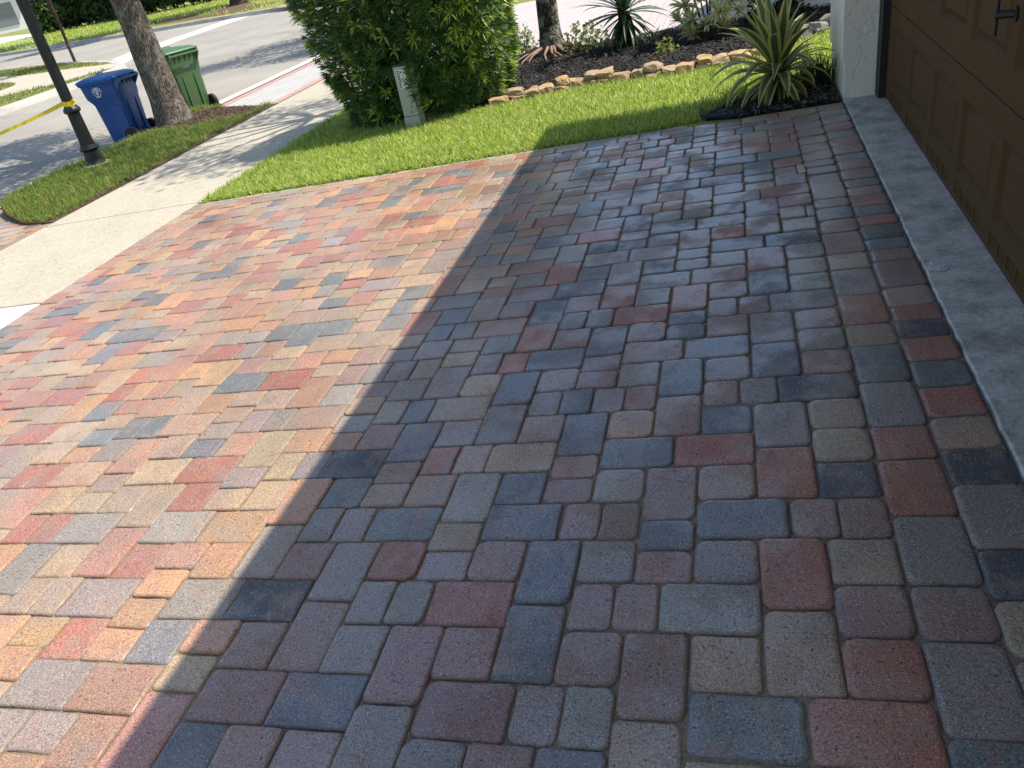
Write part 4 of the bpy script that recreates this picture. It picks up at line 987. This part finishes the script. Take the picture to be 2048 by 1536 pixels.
def tree(name, label, loc, path, radii, lobes, nleaf, lsz, bark, flare=None, branches=(), cols=OAKC, roots=0, seed=1, n=20, group=None):
    t = tag(empty(name, loc), label, 'tree', group)
    pp, rr_ = dense(path, radii); trunk_mesh(pp, rr_, n, bark, seed, .08, flare).build('trunk', bark, t, True)
    mb = MB()
    for b in branches: mb.tube(b[0], b[1], 7)
    for c, R in lobes:
        s = Vector(path[-1]); e = Vector(c)
        mb.tube([s, s.lerp(e, .5)+Vector((0, 0, -.15)), e], [radii[-1]*.7, radii[-1]*.4, .02], 6)
    mb.build('limbs', bark, t, True)
    crown_mesh('crown', lobes, nleaf, lsz, cols, M_LEAF, t)
    rr2 = random.Random(seed)
    for k in range(roots):
        a = -2.75+2.5*k/max(1, roots-1)+rr2.uniform(-.12, .12); L = rr2.uniform(.2, .42); r0 = radii[0]*1.05
        pts = [(r0*.85*math.cos(a), r0*.85*math.sin(a), .1), ((r0+L*.4)*math.cos(a), (r0+L*.4)*math.sin(a), .055), ((r0+L*.8)*math.cos(a+.1), (r0+L*.8)*math.sin(a+.1), .03), ((r0+L)*math.cos(a+.15), (r0+L)*math.sin(a+.15), -.01)]
        m2 = MB(); m2.tube(pts, [.02, .014, .011, .006], 6); m2.build('root', M_ROOT, t, True)
    return t
def lobes_ring(c, R, n, rad, seed, zr=1.0):
    r = random.Random(seed); out = []
    for k in range(n):
        a = 2*math.pi*k/n+r.uniform(-.4, .4); d = R*r.uniform(.45, 1.0)
        out.append(((c[0]+d*math.cos(a), c[1]+d*math.sin(a), c[2]+r.uniform(-.7, .8)*zr), (rad*r.uniform(.7, 1.2),)*2+(rad*r.uniform(.45, .75),)))
    return out
tree('oak_tree', 'grey barked oak with lichen at its foot between the two wheeled bins', (-7.72, 9.98, -0.20),
     [(0, 0, -.1), (0, 0, .0), (-.01, .01, .35), (-.03, .02, 1.0), (-.09, .05, 1.9), (-.15, .05, 2.9)], [.29, .255, .212, .19, .175, .15],
     lobes_ring((-.5, -.1, 4.6), 2.2, 13, .9, 4), 30000, .085, M_OAK, flare=[.06, .05, .04, .03, .02, .01], seed=2, n=28)
tree('bed_tree', 'dark mottled trunk with exposed roots standing in the mulch bed', (-2.08, 9.72, zs(-2.08)+.03),
     [(0, 0, -.08), (0, 0, .04), (.0, 0, .25), (.01, .0, .8), (.0, .05, 2.2), (.1, .1, 5.2)], [.20, .165, .125, .112, .105, .08],
     lobes_ring((.1, .2, 7.1), 1.7, 9, .6, 9), 4000, .09, M_BARK2, flare=[.06, .05, .04, .02], roots=11, seed=5, n=22)
tree('street_tree', 'street tree beyond the clipped shrub shading the road', (-7.2, 19.3, -.26),
     [(0, 0, -.1), (0, 0, 1), (0, 0, 3.0)], [.2, .16, .13], lobes_ring((-.2, 0, 4.9), 2.2, 11, .9, 14), 15000, .10, M_OAK, seed=7)
tree('slender_tree', 'slender dark trunk on the grass corner across the street', (-21.9, 24.45, -.28),
     [(0, 0, -.1), (0, 0, .5), (.0, .05, 1.5), (.05, .0, 2.6)], [.055, .05, .06, .075],
     lobes_ring((.2, 0, 4.4), 1.9, 9, .8, 19), 8000, .13, M_BARKD, branches=[([(.02, 0, 1.2), (-.15, .1, 2.0), (-.3, .2, 3.2)], [.05, .06, .05]), ([(.02, 0, 1.1), (.12, -.1, 2.0), (.3, -.2, 3.4)], [.05, .055, .05])], seed=8, n=12)
tree('far_tree', 'dark tree trunk rising from the mulch beyond the far kerb', (-26.6, 43.5, -.27),
     [(0, 0, -.1), (0, 0, .4), (0, 0, 3)], [.62, .42, .36], lobes_ring((0, 0, 5.5), 3.2, 10, 1.3, 23), 9000, .2, M_BARKD, seed=9, n=14)
tree('far_tree', 'far tree mostly hidden behind the oak trunk', (-30.2, 38.75, -.27),
     [(0, 0, -.1), (0, 0, .4), (0, 0, 3)], [.2, .17, .15], lobes_ring((0, 0, 5.2), 2.6, 10, 1.2, 29), 8000, .2, M_BARKD, seed=10, n=12)
tree('far_tree', 'far tree mostly hidden behind the lamp post', (-41.2, 44.0, -.27),
     [(0, 0, -.1), (0, 0, .4), (0, 0, 3)], [.22, .18, .16], lobes_ring((0, 0, 5.2), 3.4, 11, 1.3, 31), 9000, .2, M_BARKD, seed=11, n=12)

# hedge of big bushes beyond the side street, each its own
far_pts = [(-51.6, 56.6), (-51.9, 57.8), (-51.2, 58.6), (-49.0, 58.6), (-46.6, 57.8), (-44.2, 56.8), (-41.6, 55.8), (-39.0, 55.6), (-36.4, 56.2), (-33.4, 57.2)]
far_lab = ['leftmost low bush of the far hedge near the white house', 'dark bush second from the left in the far hedge', 'dark bush third from the left in the far hedge', 'broad glossy bush right of the lamp post in the far hedge', 'deep green bush above the blue bin in the far hedge', 'bush just left of the oak trunk in the far hedge', 'bush behind the oak trunk in the far hedge', 'bush just right of the oak trunk in the far hedge', 'bush above the green bin in the far hedge', 'rightmost bush of the far hedge']
for k_, ((x, y), lab) in enumerate(zip(far_pts, far_lab)):
    t = tag(empty('far_bush', (x, y, -.27)), lab, 'bush', 'bushes of the hedge beyond the side street')
    nw = 620 if k_ else 200; R = (1.75, 1.6, 4.2) if k_ else (.8, .8, 2.6)
    v = RNG.normal(0, 1, (nw, 3)); v /= np.linalg.norm(v, axis=1, keepdims=True); v[:, 2] = np.abs(v[:, 2]); rr_ = RNG.uniform(.2, 1, (nw, 1))**.35
    zz = RNG.uniform(.05, 1, (nw, 1)); P = np.concatenate([v[:, :2]*rr_*np.array(R[:2])*(1-.35*zz**3), zz*R[2]], 1)
    c = np.array([(.03,.07,.016),(.045,.095,.02),(.09,.15,.03),(.022,.05,.013),(.15,.2,.05)])[RNG.choice(5, nw, p=(.32,.28,.16,.18,.06))]
    leaf_cloud('foliage', P, v, np.full(nw, .42), np.full(nw, .15), 8, c, M_LEAF, t, 1.1)
    mb = MB()
    for q in range(5): mb.tube([(rg_.uniform(-.6, .6), rg_.uniform(-.5, .5), -.1), (rg_.uniform(-.9, .9), rg_.uniform(-.6, .6), 2.2)], [.06, .03], 5)
    mb.build('stems', M_BARKD, t)

# ------------------------------------------------------------------ other houses
nh = tag(empty('white_house', (3, 10.0, 0)), "neighbour's plain white house wall behind the dark shrub", 'house')
mb = MB(); mb.box(0.60, 12, 9.42, 9.62, -.3, 3.0); mb.box(11.8, 12, 9.63, 22, -.3, 3.0); w_ = mb.build('wall', M_NHOUSE, nh); w_.location = (-3, -10, 0)
mb = MB(); mb.add([(0.58, 9.1, 3.0), (12.4, 9.1, 3.0), (12.4, 22.4, 3.0), (3.5, 22.4, 3.0), (7, 15, 5)], [(0,1,4),(1,2,4),(2,3,4),(3,0,4),(3,2,1,0)]); w_ = mb.build('roof', M_ROOF, nh); w_.location = (-3, -10, 0)
fh = tag(empty('garage_house', (-89.5, 91.5, .3), math.radians(45)), 'distant white house with a grey panelled garage door', 'house')
mb = MB(); mb.box(-12, 2.6, 0, 8, -.8, 3.6); mb.build('wall', M_NHOUSE, fh)
mb = MB(); mb.box(-3.2, 1.35, -.06, -.01, .15, 2.75); dg = mb.build('garage_door', M_GDOOR, fh)
for k_ in range(4):
    mb = MB(); mb.box(-3.15, 1.3, -.10, -.065, .18+k_*.64, .18+k_*.64+.60); mb.build('door_section', M_GDOOR, dg)
mb = MB(); mb.add([(-12.6, -.7, 3.6), (3.2, -.7, 3.6), (3.2, 8.7, 3.6), (-12.6, 8.7, 3.6), (-5, 4, 6)], [(0,1,4),(1,2,4),(2,3,4),(3,0,4),(3,2,1,0)]); mb.build('roof', M_ROOF, fh)

# ------------------------------------------------------------------ lamp post and tape
LP = (-7.452, 7.948, -0.252)
lp = tag(empty('lamp_post', LP), 'black fluted cast iron lamp post on the grass strip', 'lamp post')
mb = MB(); mb.lathe([(.125, .0), (.122, .02), (.100, .05), (.098, .09), (.094, .17), (.086, .19)], 24); mb.build('base', M_POST, lp, True)
mb = MB(); mb.lathe([(.088, .190), (.112, .196), (.116, .21), (.108, .223), (.098, .23), (.102, .24), (.084, .252)], 24); mb.build('lower_ring', M_POST, lp, True)
mb = MB(); mb.lathe([(.082, .25), (.078, .30), (.074, .45), (.070, .615), (.074, .625)], 32, flute=.10); mb.build('fluted_pedestal', M_POST, lp)
mb = MB(); mb.lathe([(.072, .622), (.090, .63), (.096, .645), (.096, .665), (.086, .68), (.076, .69), (.068, .705)], 24); mb.build('upper_ring', M_POST, lp, True)
mb = MB(); mb.lathe([(.064, .70), (.062, 1.2), (.058, 2.2), (.05, 3.2)], 28, flute=.12); mb.build('shaft', M_POST, lp)
mb = MB(); mb.lathe([(.05, 3.2), (.09, 3.23), (.07, 3.3), (.12, 3.36), (.12, 3.38), (.02, 3.39)], 20); mb.build('lantern_base', M_POST, lp, True)
mb = MB(); mb.lathe([(.10, 3.385), (.17, 3.55), (.18, 3.7), (.12, 3.86), (.03, 3.92)], 20); mb.build('lantern_globe', M_WHITE, lp, True)
tp = MB(); A = Vector((LP[0]-.03, LP[1]-.05, LP[2]+.745)); B = Vector((-9.9, 6.6, 0.22))
N_ = 22; W_ = .052; rows = []
for k_ in range(N_+1):
    t = k_/N_; p = A.lerp(B, t); p.z -= .10*4*t*(1-t); tw = .5*math.sin(t*7)+.25
    u = Vector((math.sin(tw)*.5, math.sin(tw)*.5, math.cos(tw))); rows.append((p-u*W_/2, p+u*W_/2))
for a, b in zip(rows[:-1], rows[1:]): tp.add([a[0], b[0], b[1], a[1]], [(0,1,2,3)])
prof = []
for k_ in range(13):
    a = 2*math.pi*k_/12; rdx = .069+.003*(k_ % 2); prof.append(((LP[0]+rdx*math.cos(a), LP[1]+rdx*math.sin(a), LP[2]+.705+.012*math.sin(a*2)), (LP[0]+rdx*math.cos(a), LP[1]+rdx*math.sin(a), LP[2]+.765+.012*math.sin(a*2))))
for a, b in zip(prof[:-1], prof[1:]): tp.add([a[0], b[0], b[1], a[1]], [(0,1,2,3)])
tp.add([(LP[0]+.06, LP[1]-.05, LP[2]+.74), (LP[0]+.13, LP[1]-.07, LP[2]+.78), (LP[0]+.15, LP[1]-.06, LP[2]+.74), (LP[0]+.07, LP[1]-.05, LP[2]+.70)], [(0,1,2,3)])
tag(tp.build('caution_tape', M_TAPE, smooth=False), 'yellow caution tape tied round the lamp post and stretched left', 'tape')
# small concrete footing
mb = MB(); mb.lathe([(.17, .0), (.165, .02), (.14, .025)], 20); mb.build('footing', M_KERB, lp)

# ------------------------------------------------------------------ wheeled bins
def rrect(cx, cy, hx, hy, r, z, n=3):
    out = []
    for sx, sy, a0 in ((1,1,0),(-1,1,90),(-1,-1,180),(1,-1,270)):
        for k in range(n+1):
            a = math.radians(a0+90*k/n); out.append((cx+sx*(hx-r)+r*math.cos(a), cy+sy*(hy-r)+r*math.sin(a), z))
    return out
def wheel_bin(label, loc, rz, mb_, ml, emblem):
    t = tag(empty('wheeled_bin', loc, rz), label, 'bin', 'wheeled bins put out at the kerb')
    b = MB()
    secs = [(.02, -.225, .185, .195), (.05, -.235, .20, .205), (.40, -.255, .215, .225), (.60, -.265, .222, .238), (.645, -.285, .224, .252), (.70, -.325, .226, .268), (.78, -.335, .228, .275), (.885, -.345, .232, .282), (.89, -.365, .25, .30), (.925, -.37, .252, .303)]
    b.loft([rrect((x0+x1)/2, 0, (x1-x0)/2, hy, .05, z) for z, x0, x1, hy in secs]); body = b.build('body', mb_, t, True); bevel_obj(body, .006, 2)
    # arched side and back recess mouldings
    for sy in (-1, 1):
        m2 = MB(); prof = []
        for k in range(9):
            a = math.pi*k/8; prof.append((.085-.095*math.cos(a), .50+.075*math.sin(a)))
        prof = [(-.01, .06)]+prof+[(.18, .06)]
        def hyz(z): return .205+.033*min(1, z/.6)
        o_ = [(x, sy*(hyz(z)+.010), z) for x, z in prof]; i_ = [(x, sy*(hyz(z)-.02), z) for x, z in prof]
        m2.loft([i_, o_], True); bevel_obj(m2.build('side_moulding', mb_, body), .006, 2)
    m2 = MB()
    for y in (-.10, .10): m2.box(.205, .232, y-.012, y+.012, .08, .60)
    m2.build('back_rib', mb_, body)
    m2 = MB()
    for y in (-.21, -.13, -.05, .05, .13, .21): m2.add([(.228, y-.008, .80), (.228, y+.008, .80), (.272, y+.008, .885), (.272, y-.008, .885), (.22, y-.008, .885), (.22, y+.008, .885)], [(0,1,2,3), (0,3,4), (1,5,2), (3,2,5,4), (0,4,5,1)])
    m2.build('rim_gussets', mb_, body)
    l = MB()
    secs = [(.926, -.385, .27, .31), (.945, -.385, .27, .31), (.962, -.36, .25, .29), (.985, -.29, .19, .22), (.992, -.2, .1, .12)]
    l.loft([rrect((x0+x1)/2, 0, (x1-x0)/2, hy, .06, z) for z, x0, x1, hy in secs]); lid = l.build('lid', ml, t, True)
    m2 = MB(); m2.tube([(-.12, -.07, .985), (-.12, -.055, 1.012), (-.12, .055, 1.012), (-.12, .07, .985)], [.009]*4, 6); m2.build('lid_grip', ml, lid)
    h = MB(); h.tube([(.31, -.24, .895), (.31, .24, .895)], [.016]*2, 8)
    for y in (-.24, .24): h.add([(.22, y-.012, .76), (.22, y+.012, .76), (.325, y+.012, .885), (.325, y-.012, .885), (.31, y+.012, .925), (.31, y-.012, .925), (.22, y+.012, .92), (.22, y-.012, .92)], [(0,1,2,3), (3,2,4,5), (5,4,6,7), (1,0,7,6), (0,3,5,7), (1,6,4,2)])
    h.build('handle', mb_, t)
    a = MB(); a.tube([(.20, -.27, .12), (.20, .27, .12)], [.012]*2, 8); a.build('axle', M_BLACK, t)
    for sy in (-1, 1):
        wl_ = MB(); n = 24; R = .125
        prof = [(R*.55, -.012), (R*.95, -.028), (R, -.02), (R, .02), (R*.95, .028), (R*.55, .012)]
        wl_.loft([[(.20+r*math.cos(2*math.pi*i/n), sy*.262+y, .125+r*math.sin(2*math.pi*i/n)) for i in range(n)] for r, y in prof], True)
        wh = wl_.build('wheel', M_RUBBER, t, True)
        hb = MB(); hb.tube([(.20, sy*.235, .125), (.20, sy*.292, .125)], [.04, .032], 12); hb.build('hub', M_BLACK, wh)
    # stamped serial plate near the rim: two short rows of pale digits
    f = bpy.data.curves.new('serial', 'FONT'); f.body = '136678'; f.size = .042; f.align_x = 'CENTER'
    fo = bpy.data.objects.new('serial', f); COL.objects.link(fo); bpy.context.view_layer.update()
    me = bpy.data.meshes.new_from_object(fo.evaluated_get(bpy.context.evaluated_depsgraph_get())); bpy.data.objects.remove(fo)
    me.materials.clear(); me.materials.append(M_PRINT)
    so = obj('serial_number', me, body, (.2345, 0, .705), (math.pi/2, 0, math.pi/2)); so['kind'] = 'stuff'
    if emblem:
        e = MB(); y0 = -.2825; cx, cz = -.075, .79
        def poly(pts, d=0.0):
            e.add([(cx+x, y0-.004-d, cz+z) for x, z in pts], [tuple(range(len(pts)))])
        for s in (-1, 1):
            for k in range(5):       # feathers of the spread wings
                a = math.radians(8+22*k); r0, r1 = .03, .082-.006*k
                ca, sa = math.cos(a), math.sin(a); w_ = .0085
                poly([(s*(r0*ca+w_*sa*.6), r0*sa-w_*ca*.6-.002), (s*(r1*ca+w_*sa), r1*sa-w_*ca), (s*((r1+.008)*ca), (r1+.008)*sa), (s*(r1*ca-w_*sa), r1*sa+w_*ca), (s*(r0*ca-w_*sa*.6), r0*sa+w_*ca*.6-.002)], k*.0002)
            for k in range(4):       # leafy wreath below
                a = math.radians(-20-20*k); r = .062; poly([(s*(r*math.cos(a)-.012), r*math.sin(a)), (s*r*math.cos(a), r*math.sin(a)-.010), (s*(r*math.cos(a)+.012), r*math.sin(a)+.004), (s*r*math.cos(a), r*math.sin(a)+.010)], .0012)
        poly([(-.012, .0), (.012, .0), (.016, .03), (.008, .052), (-.004, .056), (-.012, .048), (-.016, .03)], .0016)   # head and neck
        poly([(-.026, .004), (-.022, -.03), (0, -.05), (.022, -.03), (.026, .004)], .002)                                # shield
        poly([(-.045, -.058), (.045, -.058), (.036, -.074), (-.036, -.074)], .0024)                                     # scroll
        for k in range(5):
            a = math.radians(50+20*k); x, z = .105*math.cos(a), .105*math.sin(a); poly([(x-.006, z), (x, z-.006), (x+.006, z), (x, z+.006)], .0004)
        e.build('crest', M_PRINT, body)['kind'] = 'stuff'
    return t
bb = wheel_bin('blue wheeled recycling bin with a pale crest beside the oak', (-8.40, 9.86, -0.392), math.radians(4), M_BLUE, M_BLUEL, True); bb.scale = (.95, .95, .95)
wheel_bin('green wheeled bin half hidden behind the oak trunk', (-8.26, 11.22, -0.385), math.radians(-24), M_GREENB, M_GREENL, False)

# ------------------------------------------------------------------ telecom pedestal in front of the shrub
pd = tag(empty('utility_pedestal', (-2.945, 7.17, zs(-2.945)), math.radians(-4)), 'grey green utility pedestal with a warning sticker in the shrub', 'pedestal')
mb = MB(); mb.loft([rrect(0, 0, .080, .07, .012, z) for z in (-.05, .11)]); bevel_obj(mb.build('base', M_PED, pd), .003, 1)
mb = MB(); mb.loft([rrect(0, 0, .076, .066, .012, z) for z in (.115, .56)]); bevel_obj(mb.build('cover', M_PED, pd), .003, 1)
mb = MB(); mb.loft([rrect(0, 0, .081, .071, .014, .5605), rrect(0, 0, .081, .071, .014, .575), rrect(0, 0, .07, .06, .014, .583)]); mb.build('cap', M_BLACK, pd)
mb = MB(); mb.box(.012, .018, -.0695, -.0655, .14, .165); mb.build('latch_slot', M_INK, pd)
sx0, sx1, sz0, sz1 = -.045, .043, .37, .53; yf = -.0685
mb = MB(); mb.box(sx0, sx1, yf, yf+.002, sz0, sz1); sk = mb.build('warning_sticker', M_WHITE, pd)
ink = MB()
def ibox(x0, x1, z0, z1, d=.001): ink.box(x0, x1, yf-d, yf-.0003, z0, z1)
ibox(sx0+.006, sx0+.028, sz0+.006, sz1-.006)
ibox(sx0+.036, sx1-.006, sz1-.052, sz1-.048); ibox(sx0+.036, sx0+.052, sz1-.030, sz1-.012); ibox(sx0+.058, sx1-.01, sz1-.024, sz1-.019)
cxr, czr, rr0, rr1 = sx0+.060, sz0+.068, .0205, .0265
for q in range(20):
    a, b_ = 2*math.pi*q/20, 2*math.pi*(q+1)/20
    ink.add([(cxr+rr0*math.cos(a), yf-.001, czr+rr0*math.sin(a)), (cxr+rr1*math.cos(a), yf-.001, czr+rr1*math.sin(a)), (cxr+rr1*math.cos(b_), yf-.001, czr+rr1*math.sin(b_)), (cxr+rr0*math.cos(b_), yf-.001, czr+rr0*math.sin(b_))], [(0,1,2,3)])
ink.add([(cxr-.017, yf-.0012, czr+.013), (cxr-.013, yf-.0012, czr+.017), (cxr+.017, yf-.0012, czr-.013), (cxr+.013, yf-.0012, czr-.017)], [(0,1,2,3)])
ink.add([(cxr+.012, yf-.0014, czr+.008), (cxr+.004, yf-.0014, czr+.011), (cxr-.012, yf-.0014, czr-.008), (cxr-.004, yf-.0014, czr-.012)], [(0,1,2,3)])
ibox(sx0+.042, sx1-.012, sz0+.026, sz0+.030); ibox(sx0+.046, sx1-.016, sz0+.014, sz0+.018)
ink.build('sticker_print', M_INK, sk)
wh = MB()
for q in range(6): wh.box(sx0+.012, sx0+.022, yf-.0016, yf-.0012, sz0+.014+q*.0235, sz0+.026+q*.0235)
wh.build('sticker_letters', M_WHITE, sk)
